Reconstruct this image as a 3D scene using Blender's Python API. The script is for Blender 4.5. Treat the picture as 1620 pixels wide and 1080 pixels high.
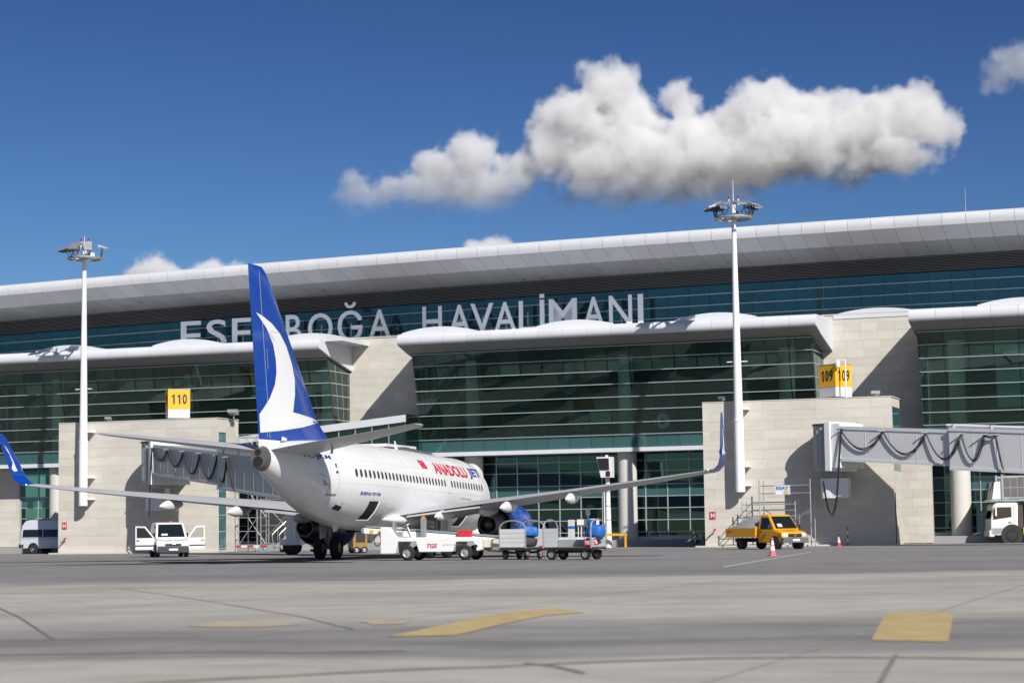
import bpy, bmesh, math, random
from mathutils import Vector, Matrix
random.seed(7)
sc = bpy.context.scene
for o in list(bpy.data.objects):
    bpy.data.objects.remove(o)
R = math.radians
# ---------------------------------------------------------------- camera
EYE = 1.283
PITCH, ROLL = R(5.342), R(0.804)
cam_d = bpy.data.cameras.new('camera')
cam = bpy.data.objects.new('camera', cam_d)
sc.collection.objects.link(cam)
cam_d.sensor_width = 36.0
cam_d.lens = 3195.2 / 1620 * 36
cam_d.clip_start, cam_d.clip_end = 0.5, 40000
cam_d.dof.use_dof = True
cam_d.dof.focus_distance = 100
cam_d.dof.aperture_fstop = 1.5
cam.matrix_world = Matrix.Translation((0, 0, EYE)) @ Matrix.Rotation(R(90) + PITCH, 4, 'X') @ Matrix.Rotation(-ROLL, 4, 'Z')
sc.camera = cam
# ---------------------------------------------------------------- sky and sun
SUN_AZ, SUN_EL = R(26.0), R(36.5)          # to the right of straight behind the camera
to_sun = Vector((math.sin(SUN_AZ) * math.cos(SUN_EL), -math.cos(SUN_AZ) * math.cos(SUN_EL), math.sin(SUN_EL)))
world = bpy.data.worlds.new('World'); sc.world = world; world.use_nodes = True
wn, wl = world.node_tree.nodes, world.node_tree.links
sky = wn.new('ShaderNodeTexSky'); sky.sky_type = 'NISHITA'; sky.sun_disc = False
sky.sun_elevation = SUN_EL
sky.sun_rotation = math.atan2(to_sun.x, to_sun.y)
sky.altitude = 950; sky.air_density = 1.0; sky.dust_density = 1.0; sky.ozone_density = 3.0
hs = wn.new('ShaderNodeHueSaturation'); hs.inputs['Saturation'].default_value = 1.06; hs.inputs['Value'].default_value = 0.25; hs.inputs['Hue'].default_value = 0.504
gm = wn.new('ShaderNodeGamma'); gm.inputs['Gamma'].default_value = 1.7
bg = wn['Background']; bg.inputs['Strength'].default_value = 0.13
wl.new(sky.outputs[0], hs.inputs['Color']); wl.new(hs.outputs[0], gm.inputs[0]); wl.new(gm.outputs[0], bg.inputs['Color'])
sun_d = bpy.data.lights.new('sun', 'SUN'); sun_d.energy = 4.0; sun_d.angle = R(0.53); sun_d.color = (1.0, 0.958, 0.895)
sun = bpy.data.objects.new('sun', sun_d); sc.collection.objects.link(sun)
sun.rotation_euler = (-to_sun).to_track_quat('-Z', 'Y').to_euler()
sun.location = (40, -60, 60)
sc.view_settings.view_transform = 'Standard'; sc.view_settings.look = 'None'
sc.view_settings.gamma = 1; sc.view_settings.use_curve_mapping = False
sc.view_settings.exposure = 0.46
cy = sc.cycles
cy.max_bounces = 10; cy.diffuse_bounces = 4; cy.glossy_bounces = 4; cy.transparent_max_bounces = 24
cy.volume_bounces = 6; cy.volume_step_rate = 8.0; cy.volume_max_steps = 256
cy.sample_clamp_indirect = 6
cy.caustics_reflective = False; cy.caustics_refractive = False
# ---------------------------------------------------------------- helpers
COL = sc.collection
MATS = {}
def mat(name, color, rough=0.5, metal=0.0, spec=0.5, var=0.0, noise=0.0, nscale=4.0, coat=0.0, bump=0.0, bscale=30.0, stretch=(1, 1, 1), emit=None, obj_coords=True):
    """procedural material: base colour with per-object tint variation (var) and mottling (noise)"""
    if name in MATS: return MATS[name]
    m = bpy.data.materials.new(name); m.use_nodes = True
    nt = m.node_tree; N, L = nt.nodes, nt.links
    b = N['Principled BSDF']
    b.inputs['Base Color'].default_value = (*color, 1); b.inputs['Roughness'].default_value = rough
    b.inputs['Metallic'].default_value = metal; b.inputs['Specular IOR Level'].default_value = spec
    if coat: b.inputs['Coat Weight'].default_value = coat; b.inputs['Coat Roughness'].default_value = 0.05
    src = None
    if var or noise:
        rgb = N.new('ShaderNodeRGB'); rgb.outputs[0].default_value = (*color, 1)
        fac = None
        def madd(x, k, c):
            q = N.new('ShaderNodeMath'); q.operation = 'MULTIPLY_ADD'; L.new(x, q.inputs[0]); q.inputs[1].default_value = k; q.inputs[2].default_value = c
            return q.outputs[0]
        if var:
            oi = N.new('ShaderNodeObjectInfo'); fac = madd(oi.outputs['Random'], 2 * var, 1 - var)
        if noise:
            tc = N.new('ShaderNodeTexCoord'); mp = N.new('ShaderNodeMapping'); mp.inputs['Scale'].default_value = stretch
            if obj_coords: L.new(tc.outputs['Object'], mp.inputs[0])
            else:
                ge = N.new('ShaderNodeNewGeometry'); L.new(ge.outputs['Position'], mp.inputs[0])
            nz = N.new('ShaderNodeTexNoise'); nz.inputs['Scale'].default_value = nscale; nz.inputs['Detail'].default_value = 6; nz.inputs['Roughness'].default_value = 0.6
            L.new(mp.outputs[0], nz.inputs['Vector'])
            f2 = madd(nz.outputs[0], 2 * noise, 1 - noise)
            if fac is None: fac = f2
            else:
                q = N.new('ShaderNodeMath'); q.operation = 'MULTIPLY'; L.new(fac, q.inputs[0]); L.new(f2, q.inputs[1]); fac = q.outputs[0]
            rr = madd(nz.outputs[0], 0.25, rough - 0.12); L.new(rr, b.inputs['Roughness'])
        mx = N.new('ShaderNodeVectorMath'); mx.operation = 'SCALE'; L.new(rgb.outputs[0], mx.inputs[0]); L.new(fac, mx.inputs['Scale'])
        L.new(mx.outputs[0], b.inputs['Base Color'])
    if bump:
        tc = N.new('ShaderNodeTexCoord'); nz = N.new('ShaderNodeTexNoise'); nz.inputs['Scale'].default_value = bscale; nz.inputs['Detail'].default_value = 4
        L.new(tc.outputs['Object'], nz.inputs['Vector'])
        bp = N.new('ShaderNodeBump'); bp.inputs['Strength'].default_value = bump; bp.inputs['Distance'].default_value = 0.01
        L.new(nz.outputs[0], bp.inputs['Height']); L.new(bp.outputs[0], b.inputs['Normal'])
    MATS[name] = m
    return m
def glass_mat(name, tint, refl=1.0, rough=0.0, haze=0.0, hazecol=(0.1, 0.2, 0.2), tintr=(0.85, 0.95, 0.95)):
    """tinted architectural glass: clear tinted body with a fresnel mirror on it"""
    if name in MATS: return MATS[name]
    m = bpy.data.materials.new(name); m.use_nodes = True
    nt = m.node_tree; N, L = nt.nodes, nt.links; N.clear()
    out = N.new('ShaderNodeOutputMaterial')
    tr = N.new('ShaderNodeBsdfTransparent')
    oi = N.new('ShaderNodeObjectInfo'); q = N.new('ShaderNodeMath'); q.operation = 'MULTIPLY_ADD'; L.new(oi.outputs['Random'], q.inputs[0]); q.inputs[1].default_value = 0.3; q.inputs[2].default_value = 0.85
    rgb = N.new('ShaderNodeRGB'); rgb.outputs[0].default_value = (*tint, 1)
    sc_ = N.new('ShaderNodeVectorMath'); sc_.operation = 'SCALE'; L.new(rgb.outputs[0], sc_.inputs[0]); L.new(q.outputs[0], sc_.inputs['Scale'])
    L.new(sc_.outputs[0], tr.inputs[0])
    gl = N.new('ShaderNodeBsdfGlossy'); gl.inputs['Roughness'].default_value = rough; gl.inputs['Color'].default_value = (*tintr, 1)
    fr = N.new('ShaderNodeFresnel'); fr.inputs['IOR'].default_value = 1.5
    k = N.new('ShaderNodeMath'); k.operation = 'MULTIPLY'; k.inputs[1].default_value = refl; k.use_clamp = True; L.new(fr.outputs[0], k.inputs[0])
    a = tr.outputs[0]
    if haze:
        df = N.new('ShaderNodeBsdfDiffuse'); df.inputs['Color'].default_value = (*hazecol, 1)
        mh = N.new('ShaderNodeMixShader'); mh.inputs[0].default_value = haze; L.new(a, mh.inputs[1]); L.new(df.outputs[0], mh.inputs[2]); a = mh.outputs[0]
    mx = N.new('ShaderNodeMixShader'); L.new(k.outputs[0], mx.inputs[0]); L.new(a, mx.inputs[1]); L.new(gl.outputs[0], mx.inputs[2])
    L.new(mx.outputs[0], out.inputs['Surface'])
    MATS[name] = m
    return m
class Geo:
    def __init__(s): s.v, s.f = [], []
    def add(s, verts, faces):
        k = len(s.v); s.v += [tuple(q) for q in verts]; s.f += [tuple(i + k for i in f) for f in faces]; return s
    def box(s, x0, x1, y0, y1, z0, z1):
        return s.add([(x0, y0, z0), (x1, y0, z0), (x1, y1, z0), (x0, y1, z0), (x0, y0, z1), (x1, y0, z1), (x1, y1, z1), (x0, y1, z1)],
                     [(0, 3, 2, 1), (4, 5, 6, 7), (0, 1, 5, 4), (1, 2, 6, 5), (2, 3, 7, 6), (3, 0, 4, 7)])
    def hexa(s, p):   # 8 corners ordered like box
        return s.add(p, [(0, 3, 2, 1), (4, 5, 6, 7), (0, 1, 5, 4), (1, 2, 6, 5), (2, 3, 7, 6), (3, 0, 4, 7)])
    def prism(s, poly, axis, a, b):
        """polygon (list of 2D pts) extruded along axis 0/1/2 from a to b"""
        def P(p, t):
            return [(t, p[0], p[1]), (p[0], t, p[1]), (p[0], p[1], t)][axis]
        n = len(poly)
        area = sum(poly[i][0] * poly[(i + 1) % n][1] - poly[(i + 1) % n][0] * poly[i][1] for i in range(n))
        if (area < 0) != (axis == 1): poly = poly[::-1]
        return s.add([P(p, a) for p in poly] + [P(p, b) for p in poly],
                     [tuple(range(n - 1, -1, -1)), tuple(range(n, 2 * n))] + [(i, (i + 1) % n, n + (i + 1) % n, n + i) for i in range(n)])
    def cyl(s, p0, p1, r0, r1=None, seg=12, caps=True):
        r1 = r0 if r1 is None else r1
        p0, p1 = Vector(p0), Vector(p1); d = (p1 - p0).normalized()
        u = d.cross(Vector((0, 0, 1))) if abs(d.z) < 0.9 else d.cross(Vector((1, 0, 0)))
        u.normalize(); w = d.cross(u)
        vs = []
        for p, r in ((p0, r0), (p1, r1)):
            for i in range(seg):
                t = 2 * math.pi * i / seg; vs.append(p + (u * math.cos(t) + w * math.sin(t)) * r)
        fs = [(i, (i + 1) % seg, seg + (i + 1) % seg, seg + i) for i in range(seg)]
        if caps: fs += [tuple(range(seg - 1, -1, -1)), tuple(range(seg, 2 * seg))]
        return s.add(vs, fs)
    def tube(s, pts, r, seg=6):
        pts = [Vector(p) for p in pts]; n = len(pts); vs = []
        u = None
        for i, p in enumerate(pts):
            d = (pts[min(i + 1, n - 1)] - pts[max(i - 1, 0)]).normalized()
            if u is None:
                u = d.cross(Vector((0, 0, 1))) if abs(d.z) < 0.9 else d.cross(Vector((1, 0, 0)))
            u = (u - d * u.dot(d)).normalized(); w = d.cross(u)
            for k in range(seg):
                t = 2 * math.pi * k / seg; vs.append(p + (u * math.cos(t) + w * math.sin(t)) * r)
        fs = [(i * seg + k, i * seg + (k + 1) % seg, (i + 1) * seg + (k + 1) % seg, (i + 1) * seg + k) for i in range(n - 1) for k in range(seg)]
        fs += [tuple(range(seg - 1, -1, -1)), tuple(range((n - 1) * seg, n * seg))]
        return s.add(vs, fs)
    def loft(s, rings, caps=True, closed=True):
        n = len(rings[0]); vs = [p for r in rings for p in r]
        m = n if closed else n - 1
        fs = [(i * n + k, i * n + (k + 1) % n, (i + 1) * n + (k + 1) % n, (i + 1) * n + k) for i in range(len(rings) - 1) for k in range(m)]
        if caps: fs += [tuple(range(n - 1, -1, -1)), tuple(range((len(rings) - 1) * n, len(rings) * n))]
        return s.add(vs, fs)
    def lathe(s, prof, axis=1, c=(0, 0, 0), seg=24, caps=True):
        """profile of (t, r) revolved about an axis through c"""
        rings = []
        for t, r in prof:
            ring = []
            for k in range(seg):
                a = 2 * math.pi * k / seg; p = [0, 0, 0]
                p[axis] = t; p[(axis + 1) % 3] = r * math.cos(a); p[(axis + 2) % 3] = r * math.sin(a)
                ring.append((p[0] + c[0], p[1] + c[1], p[2] + c[2]))
            rings.append(ring)
        return s.loft(rings, caps=caps)
    def sheet(s, p): return s.add(p, [tuple(range(len(p)))])
    def xf(s, M):
        s.v = [tuple(M @ Vector(q)) for q in s.v]; return s
    def mesh(s, name, smooth=0):
        me = bpy.data.meshes.new(name); me.from_pydata(s.v, [], s.f); me.update()
        bm = bmesh.new(); bm.from_mesh(me); bmesh.ops.recalc_face_normals(bm, faces=bm.faces)
        if smooth:
            lim = math.radians(smooth)
            for f in bm.faces: f.smooth = True
            for e in bm.edges:
                if len(e.link_faces) != 2 or e.calc_face_angle(0) > lim: e.smooth = False
        bm.to_mesh(me); bm.free()
        return me
def ob(name, geo, m, parent=None, smooth=0, loc=None, rot=None, bevel=0, seg=2):
    me = geo if isinstance(geo, bpy.types.Mesh) else geo.mesh(name, smooth)
    if m is not None and not me.materials: me.materials.append(m)
    o = bpy.data.objects.new(name, me); COL.objects.link(o)
    if parent: o.parent = parent
    if loc is not None: o.location = loc
    if rot is not None: o.rotation_euler = rot
    if bevel:
        b = o.modifiers.new('bevel', 'BEVEL'); b.width = bevel; b.segments = seg; b.limit_method = 'ANGLE'; b.angle_limit = R(35)
        b.harden_normals = False
    return o
def empty(name, loc=(0, 0, 0), rz=0.0, parent=None):
    o = bpy.data.objects.new(name, None); COL.objects.link(o); o.location = loc; o.rotation_euler = (0, 0, rz); o.empty_display_size = 0.3
    if parent: o.parent = parent
    return o
def tag(o, label, cat=None, group=None, kind=None):
    o['label'] = label
    if cat: o['category'] = cat
    if group: o['group'] = group
    if kind: o['kind'] = kind
    return o
def thing(name, label, cat, loc=(0, 0, 0), rz=0.0, group=None):
    return tag(empty(name, loc, rz), label, cat, group)
def copy_tree(o, parent=None):
    c = o.copy(); COL.objects.link(c)
    if parent is not None: c.parent = parent
    for ch in list(o.children): copy_tree(ch, c)
    return c
_dep = None
def text2d(txt, bold=0.0, shear=0.0, size=1.0):
    """lettering as flat 2D geometry: (verts, faces)"""
    cu = bpy.data.curves.new('lettering', 'FONT'); cu.body = txt; cu.size = size; cu.offset = bold; cu.shear = shear; cu.resolution_u = 4
    o = bpy.data.objects.new('lettering', cu); COL.objects.link(o)
    dg = bpy.context.evaluated_depsgraph_get()
    me = o.evaluated_get(dg).to_mesh()
    v = [tuple(q.co) for q in me.vertices]; f = [tuple(p.vertices) for p in me.polygons]
    o.evaluated_get(dg).to_mesh_clear()
    bpy.data.objects.remove(o); bpy.data.curves.remove(cu)
    return v, f
def fit(v, x0, x1, y0, y1):
    ax, bx = min(p[0] for p in v), max(p[0] for p in v); ay, by = min(p[1] for p in v), max(p[1] for p in v)
    return [((p[0] - ax) / (bx - ax) * (x1 - x0) + x0, (p[1] - ay) / (by - ay) * (y1 - y0) + y0) for p in v]
def solid_text(txt, w, h, depth, bold=0.0, shear=0.0):
    """lettering in the xz plane, centred in x, base at z=0, extruded along y"""
    v, f = text2d(txt, bold, shear); p = fit(v, -w / 2, w / 2, 0, h)
    g = Geo(); n = len(p)
    g.add([(x, 0, z) for x, z in p] + [(x, depth, z) for x, z in p], f + [tuple(n + i for i in q[::-1]) for q in f])
    ed = {}
    for q in f:
        for i in range(len(q)):
            a, b = q[i], q[(i + 1) % len(q)]
            if (b, a) in ed: ed.pop((b, a))
            else: ed[(a, b)] = 1
    g.f += [(b, a, n + a, n + b) for a, b in ed]
    return g
def surf_patch(poly_or_vf, fn, cuts=2):
    """2D shape -> triangulated, subdivided and wrapped onto a surface by fn(x, y) -> 3D"""
    bm = bmesh.new()
    if isinstance(poly_or_vf[0], list) or len(poly_or_vf) == 2 and isinstance(poly_or_vf[0][0], tuple) and isinstance(poly_or_vf[1], list):
        v, f = poly_or_vf
    else:
        from mathutils.geometry import tessellate_polygon
        v = poly_or_vf; f = [tuple(t) for t in tessellate_polygon([[Vector((p[0], p[1], 0)) for p in v]])]
    vs = [bm.verts.new((p[0], p[1], 0)) for p in v]
    for q in f:
        try: bm.faces.new([vs[i] for i in q])
        except ValueError: pass
    bmesh.ops.triangulate(bm, faces=bm.faces[:])
    if cuts: bmesh.ops.subdivide_edges(bm, edges=bm.edges[:], cuts=cuts, use_grid_fill=True)
    bm.verts.index_update()
    g = Geo(); g.add([fn(p.co.x, p.co.y) for p in bm.verts], [tuple(q.index for q in fc.verts) for fc in bm.faces]); bm.free()
    return g
def lerp(a, b, t): return a + (b - a) * t
def interp(tab, x):
    """piecewise-linear (smoothed) table lookup: rows (x, a, b, ...)"""
    if x <= tab[0][0]: return tab[0][1:]
    for i in range(len(tab) - 1):
        if x <= tab[i + 1][0]:
            t = (x - tab[i][0]) / (tab[i + 1][0] - tab[i][0])
            out = []
            for k in range(1, len(tab[0])):
                p1, p2 = tab[i][k], tab[i + 1][k]; p0 = tab[max(i - 1, 0)][k]; p3 = tab[min(i + 2, len(tab) - 1)][k]
                x0, x1, x2, x3 = tab[max(i - 1, 0)][0], tab[i][0], tab[i + 1][0], tab[min(i + 2, len(tab) - 1)][0]
                m1 = (p2 - p0) / (x2 - x0) if x2 > x0 else 0; m2 = (p3 - p1) / (x3 - x1) if x3 > x1 else 0
                h = x2 - x1; t2, t3 = t * t, t * t * t
                out.append((2 * t3 - 3 * t2 + 1) * p1 + (t3 - 2 * t2 + t) * h * m1 + (-2 * t3 + 3 * t2) * p2 + (t3 - t2) * h * m2)
            return tuple(out)
    return tab[-1][1:]
# ---------------------------------------------------------------- materials
M_STONE = mat('travertine', (0.585, 0.552, 0.485), 0.65, var=0.06, noise=0.16, nscale=0.9, stretch=(0.5, 1, 3), obj_coords=False)
M_STONE_J = mat('mortar', (0.42, 0.40, 0.36), 0.9)
M_COLW = mat('hall_column_white', (0.78, 0.78, 0.75), 0.6)
M_WHITE = mat('white_paint', (0.80, 0.80, 0.80), 0.4, noise=0.04, nscale=2)
M_CLAD = mat('white_cladding', (0.64, 0.655, 0.69), 0.35, var=0.03, noise=0.04, nscale=0.7)
M_SOFFIT2B = mat('soffit_dark_reflection', (0.50, 0.52, 0.55), 0.3, metal=0.3, var=0.06, noise=0.08, nscale=0.5)  # same soffit metal, the inner row's darker reflections put into the colour
M_SOFFIT = mat('soffit_metal', (0.60, 0.62, 0.67), 0.34, metal=0.1, var=0.05, noise=0.06, nscale=0.6)
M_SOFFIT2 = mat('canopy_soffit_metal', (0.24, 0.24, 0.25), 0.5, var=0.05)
M_LOUVER = mat('louver_grey', (0.27, 0.27, 0.28), 0.6)
M_DARK = mat('dark_void', (0.02, 0.02, 0.022), 0.8)
M_BAR = mat('transom_aluminium', (0.44, 0.48, 0.49), 0.35, metal=0.3)
M_MULL = mat('mullion_dark', (0.03, 0.045, 0.045), 0.5)
M_GLASS = glass_mat('green_glass', (0.76, 0.89, 0.83), 1.1, tintr=(0.75, 0.92, 0.90), haze=0.055, hazecol=(0.10, 0.21, 0.17))
M_GLASSB = glass_mat('blue_green_glass', (0.36, 0.58, 0.62), 2.6, tintr=(0.50, 0.84, 0.88), haze=0.14, hazecol=(0.10, 0.30, 0.34))
M_FROST = glass_mat('frosted_band_glass', (0.30, 0.50, 0.53), 3.0, tintr=(0.50, 0.80, 0.88), haze=0.45, hazecol=(0.10, 0.26, 0.27))
M_GLASSG = glass_mat('ground_glass', (0.40, 0.62, 0.64), 2.6, tintr=(0.50, 0.82, 0.88))
M_SPAN = mat('spandrel_glass', (0.045, 0.135, 0.14), 0.08, spec=0.8, var=0.12)
M_INT = mat('interior_wall', (0.42, 0.43, 0.44), 0.8, noise=0.2, nscale=0.5)
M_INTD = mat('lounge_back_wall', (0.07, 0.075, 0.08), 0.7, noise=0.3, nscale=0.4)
M_INTF = mat('interior_floor', (0.62, 0.62, 0.60), 0.5)
M_INTC = mat('interior_ceiling', (0.74, 0.75, 0.72), 0.8)
M_COL = mat('column_plaster', (0.62, 0.60, 0.56), 0.7, noise=0.05, nscale=1.5)
M_LETTER = mat('letter_panel', (0.88, 0.91, 0.95), 0.4)
M_GREY = mat('grey_steel', (0.35, 0.36, 0.37), 0.45, metal=0.4, noise=0.1)
M_GALV = mat('galvanised_tube', (0.48, 0.49, 0.50), 0.4, metal=0.6, noise=0.12)
M_RUBBER = mat('rubber', (0.018, 0.018, 0.019), 0.85, noise=0.2, nscale=8)
M_BLACK = mat('black_plastic', (0.022, 0.022, 0.024), 0.5)
M_RED = mat('red_paint', (0.55, 0.03, 0.04), 0.45)
M_YEL = mat('sign_yellow', (0.80, 0.42, 0.02), 0.45, noise=0.04)
M_CARGLASS = mat('vehicle_glass', (0.012, 0.016, 0.018), 0.04, spec=0.9)
M_CHROME = mat('bright_metal', (0.7, 0.7, 0.7), 0.2, metal=1.0)
M_LAMP = mat('headlamp', (0.75, 0.78, 0.8), 0.1, spec=0.9)
M_ORANGE = mat('amber_lens', (0.75, 0.22, 0.02), 0.3)
# ---------------------------------------------------------------- ground
def ground_mat(name, zones):
    """apron paving: plain concrete, rubbered lane and asphalt stand, each with its own blotches; worn, uneven edges between them"""
    m = bpy.data.materials.new(name); m.use_nodes = True
    nt = m.node_tree; N, L = nt.nodes, nt.links; b = N['Principled BSDF']
    ge = N.new('ShaderNodeNewGeometry')
    def noise(scale, det, st, ro=0.6):
        mp = N.new('ShaderNodeMapping'); mp.inputs['Scale'].default_value = st; mp.inputs['Rotation'].default_value = (0, 0, R(4)); L.new(ge.outputs['Position'], mp.inputs[0])
        n = N.new('ShaderNodeTexNoise'); n.inputs['Scale'].default_value = scale; n.inputs['Detail'].default_value = det; n.inputs['Roughness'].default_value = ro
        L.new(mp.outputs[0], n.inputs['Vector']); return n.outputs[0]
    def ramp(x, a, c):
        r = N.new('ShaderNodeMapRange'); r.interpolation_type = 'SMOOTHSTEP'; r.inputs['From Min'].default_value = a; r.inputs['From Max'].default_value = c; L.new(x, r.inputs[0]); return r.outputs[0]
    def mix(f, a, c):
        q = N.new('ShaderNodeMix'); q.data_type = 'RGBA'
        L.new(f, q.inputs[0])
        for s_, v in ((6, a), (7, c)):
            if isinstance(v, tuple): q.inputs[s_].default_value = (*v, 1)
            else: L.new(v, q.inputs[s_])
        return q.outputs[2]
    n2 = ramp(noise(0.9, 8, (0.6, 1, 1), 0.7), 0.35, 0.68)          # blotches
    n3 = ramp(noise(30, 4, (1, 1, 1)), 0.25, 0.8)              # grain
    def mul(a, b_):
        q = N.new('ShaderNodeMath'); q.operation = 'MULTIPLY'; L.new(a, q.inputs[0])
        if isinstance(b_, float): q.inputs[1].default_value = b_
        else: L.new(b_, q.inputs[1])
        return q.outputs[0]
    sp = N.new('ShaderNodeSeparateXYZ'); L.new(ge.outputs['Position'], sp.inputs[0])
    wob = noise(0.22, 6, (0.5, 1, 1), 0.65)
    yy = N.new('ShaderNodeMath'); yy.operation = 'MULTIPLY_ADD'; L.new(wob, yy.inputs[0]); yy.inputs[1].default_value = 14.0; L.new(sp.outputs['Y'], yy.inputs[2])
    y2 = N.new('ShaderNodeMath'); y2.operation = 'MULTIPLY_ADD'; L.new(wob, y2.inputs[0]); y2.inputs[1].default_value = 5.0; L.new(sp.outputs['Y'], y2.inputs[2])
    f_asph = ramp(yy.outputs[0], 58.5, 65.5)
    f_rub = mul(ramp(y2.outputs[0], 22.6, 24.0), ramp(y2.outputs[0], 33.5, 29.0))
    cols = []
    for base, dark, amt, sx, sy, big in zones:
        n1 = ramp(noise(big, 5, (sx, sy, 1)), 0.42, 0.68)          # rubber and oil sweeps
        cz = mix(n2, base, tuple(q * 0.78 for q in base)); cols.append(mix(mul(n1, amt), cz, dark))
    c = mix(f_rub, cols[0], cols[2]); c = mix(f_asph, c, cols[1])
    q = N.new('ShaderNodeMix'); q.data_type = 'RGBA'; q.blend_type = 'MULTIPLY'; q.inputs[0].default_value = 0.25; L.new(c, q.inputs[6]); L.new(n3, q.inputs[7])
    L.new(q.outputs[2], b.inputs['Base Color'])
    b.inputs['Roughness'].default_value = 0.85; b.inputs['Specular IOR Level'].default_value = 0.3
    bp = N.new('ShaderNodeBump'); bp.inputs['Strength'].default_value = 0.3; bp.inputs['Distance'].default_value = 0.01; L.new(n3, bp.inputs['Height']); L.new(bp.outputs[0], b.inputs['Normal'])
    return m
ZONES = [((0.54, 0.515, 0.465), (0.30, 0.285, 0.26), 0.55, 0.30, 0.55, 0.30),
         ((0.30, 0.292, 0.286), (0.17, 0.165, 0.163), 0.5, 0.14, 0.5, 0.22),
         ((0.34, 0.327, 0.315), (0.19, 0.184, 0.18), 0.85, 0.3, 0.8, 0.5)]
G_CONC = ground_mat('apron_paving', ZONES)
g = Geo().sheet([(-4000, -4000, 0), (4000, -4000, 0), (4000, 4000, 0), (-4000, 4000, 0)])
apron = tag(ob('ground', g, G_CONC), 'pale worn concrete apron stretching to the terminal', kind='structure')
def ground_z(x, y, Z=0.0):      # where a sight line from the photographer meets the apron
    c, s = math.cos(ROLL), math.sin(ROLL); a, b = x - 810, 540 - y
    u, v = a * c + b * s, -a * s + b * c
    d = Vector((u, 3195.2 * math.cos(PITCH) - v * math.sin(PITCH), 3195.2 * math.sin(PITCH) + v * math.cos(PITCH)))
    t = (Z - EYE) / d.z
    return Vector((d.x * t, d.y * t, Z))
def wavy(x0, x1, y, amp, n, seed, z):
    rnd = random.Random(seed); ph = [rnd.uniform(0, 6.28) for _ in range(4)]
    return [(lerp(x0, x1, i / n), y + amp * sum(math.sin(ph[k] + (k + 1.3) * 9 * i / n) / (k + 1) for k in range(4)), z) for i in range(n + 1)]
M_PAINT = mat('yellow_marking', (0.47, 0.36, 0.17), 0.8, noise=0.45, nscale=2.2, obj_coords=False)
M_PAINT_O = mat('faded_marking', (0.44, 0.37, 0.26), 0.8, noise=0.25, nscale=2, obj_coords=False)
M_LINE = mat('white_marking', (0.48, 0.48, 0.47), 0.8, noise=0.3, nscale=2, obj_coords=False)
M_JOINT = mat('joint_sealant', (0.20, 0.19, 0.18), 0.9, noise=0.4, nscale=5, obj_coords=False)
M_EDGE = mat('painted_edge_line', (0.27, 0.23, 0.17), 0.85, noise=0.5, nscale=1.5, obj_coords=False)
def mark(name, pts, m, z):
    return ob(name, Geo().sheet([ground_z(x, y, z) for x, y in pts]), m, apron)
mark('ground_marking', [(612, 1006), (720, 1004), (800, 985), (860, 973), (925, 968), (880, 962), (820, 965), (760, 975), (680, 992)], M_PAINT, 0.008)
mark('ground_marking', [(1378, 1012), (1500, 1014), (1508, 973.5), (1500, 967), (1450, 965.5), (1404, 968), (1398, 974)], M_PAINT, 0.008)
mark('ground_marking', [(295, 989), (345, 982), (410, 984), (480, 987), (405, 991), (330, 991)], M_PAINT_O, 0.008)
mark('ground_marking', [(570, 982), (600, 978), (650, 981), (640, 986), (590, 987)], M_PAINT_O, 0.008)
mark('ground_marking', [(1142, 896), (1146, 897), (1284, 873), (1281, 872.6)], M_LINE, 0.012)
def strip(name, pts, w, m, z):
    P = [ground_z(x, y, z) for x, y in pts]; g = Geo(); vs = []
    for i, p in enumerate(P):
        d = (P[min(i + 1, len(P) - 1)] - P[max(i - 1, 0)]).normalized(); n = Vector((-d.y, d.x, 0)) * w / 2
        vs += [p + n, p - n]
    g.add(vs, [(2 * i, 2 * i + 1, 2 * i + 3, 2 * i + 2) for i in range(len(P) - 1)])
    return ob(name, g, m, apron)
strip('edge_line', [(180, 1082), (320, 1074), (480, 1066), (640, 1058), (800, 1052), (960, 1045), (1120, 1040), (1300, 1038), (1460, 1039), (1640, 1042)], 0.16, M_EDGE, 0.008)
strip('edge_line', [(-20, 1035), (100, 1033), (300, 1030), (480, 1031), (640, 1028)], 0.12, M_EDGE, 0.008)
strip('expansion_joint', [(-10, 957), (30, 975), (85, 1010)], 0.05, M_JOINT, 0.008)
strip('expansion_joint', [(190, 930), (330, 950), (480, 975), (560, 995)], 0.03, M_JOINT, 0.008)
strip('expansion_joint', [(1418, 1034), (1405, 1056), (1390, 1084)], 0.05, M_JOINT, 0.010)
strip('expansion_joint', [(830, 1047), (880, 1053), (925, 1063)], 0.06, M_JOINT, 0.010)
for y_ in (918, 935): strip('expansion_joint', [(-20, y_ + 10), (810, y_), (1640, y_ - 10)], 0.04, M_JOINT, 0.008)

# faint saw-cut slab joints on the near concrete
M_SAW = mat('saw_cut', (0.33, 0.32, 0.30), 0.9, noise=0.4, nscale=2, obj_coords=False)
ca_, sa_ = math.cos(R(-19.5)), math.sin(R(-19.5))
for k in range(-6, 7):
    for (dx, dy) in ((ca_, sa_), (-sa_, ca_)):
        o_ = Vector((-sa_ * k * 7.5, ca_ * k * 7.5 + 35, 0)) if dx == ca_ else Vector((ca_ * k * 7.5, sa_ * k * 7.5 + 35, 0))
        pts = []
        for i in range(61):
            q = o_ + Vector((dx, dy, 0)) * (i - 30) * 1.6
            if 13 < q.y < 54.0: pts.append(q)
        if len(pts) < 2: continue
        n = Vector((-dy, dx, 0)) * 0.012; g = Geo(); vs = []
        for q in pts: vs += [(q.x + n.x, q.y + n.y, 0.0062), (q.x - n.x, q.y - n.y, 0.0062)]
        g.add(vs, [(2 * i, 2 * i + 1, 2 * i + 3, 2 * i + 2) for i in range(len(pts) - 1)])
        ob('slab_joint', g, M_SAW, apron)
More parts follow.
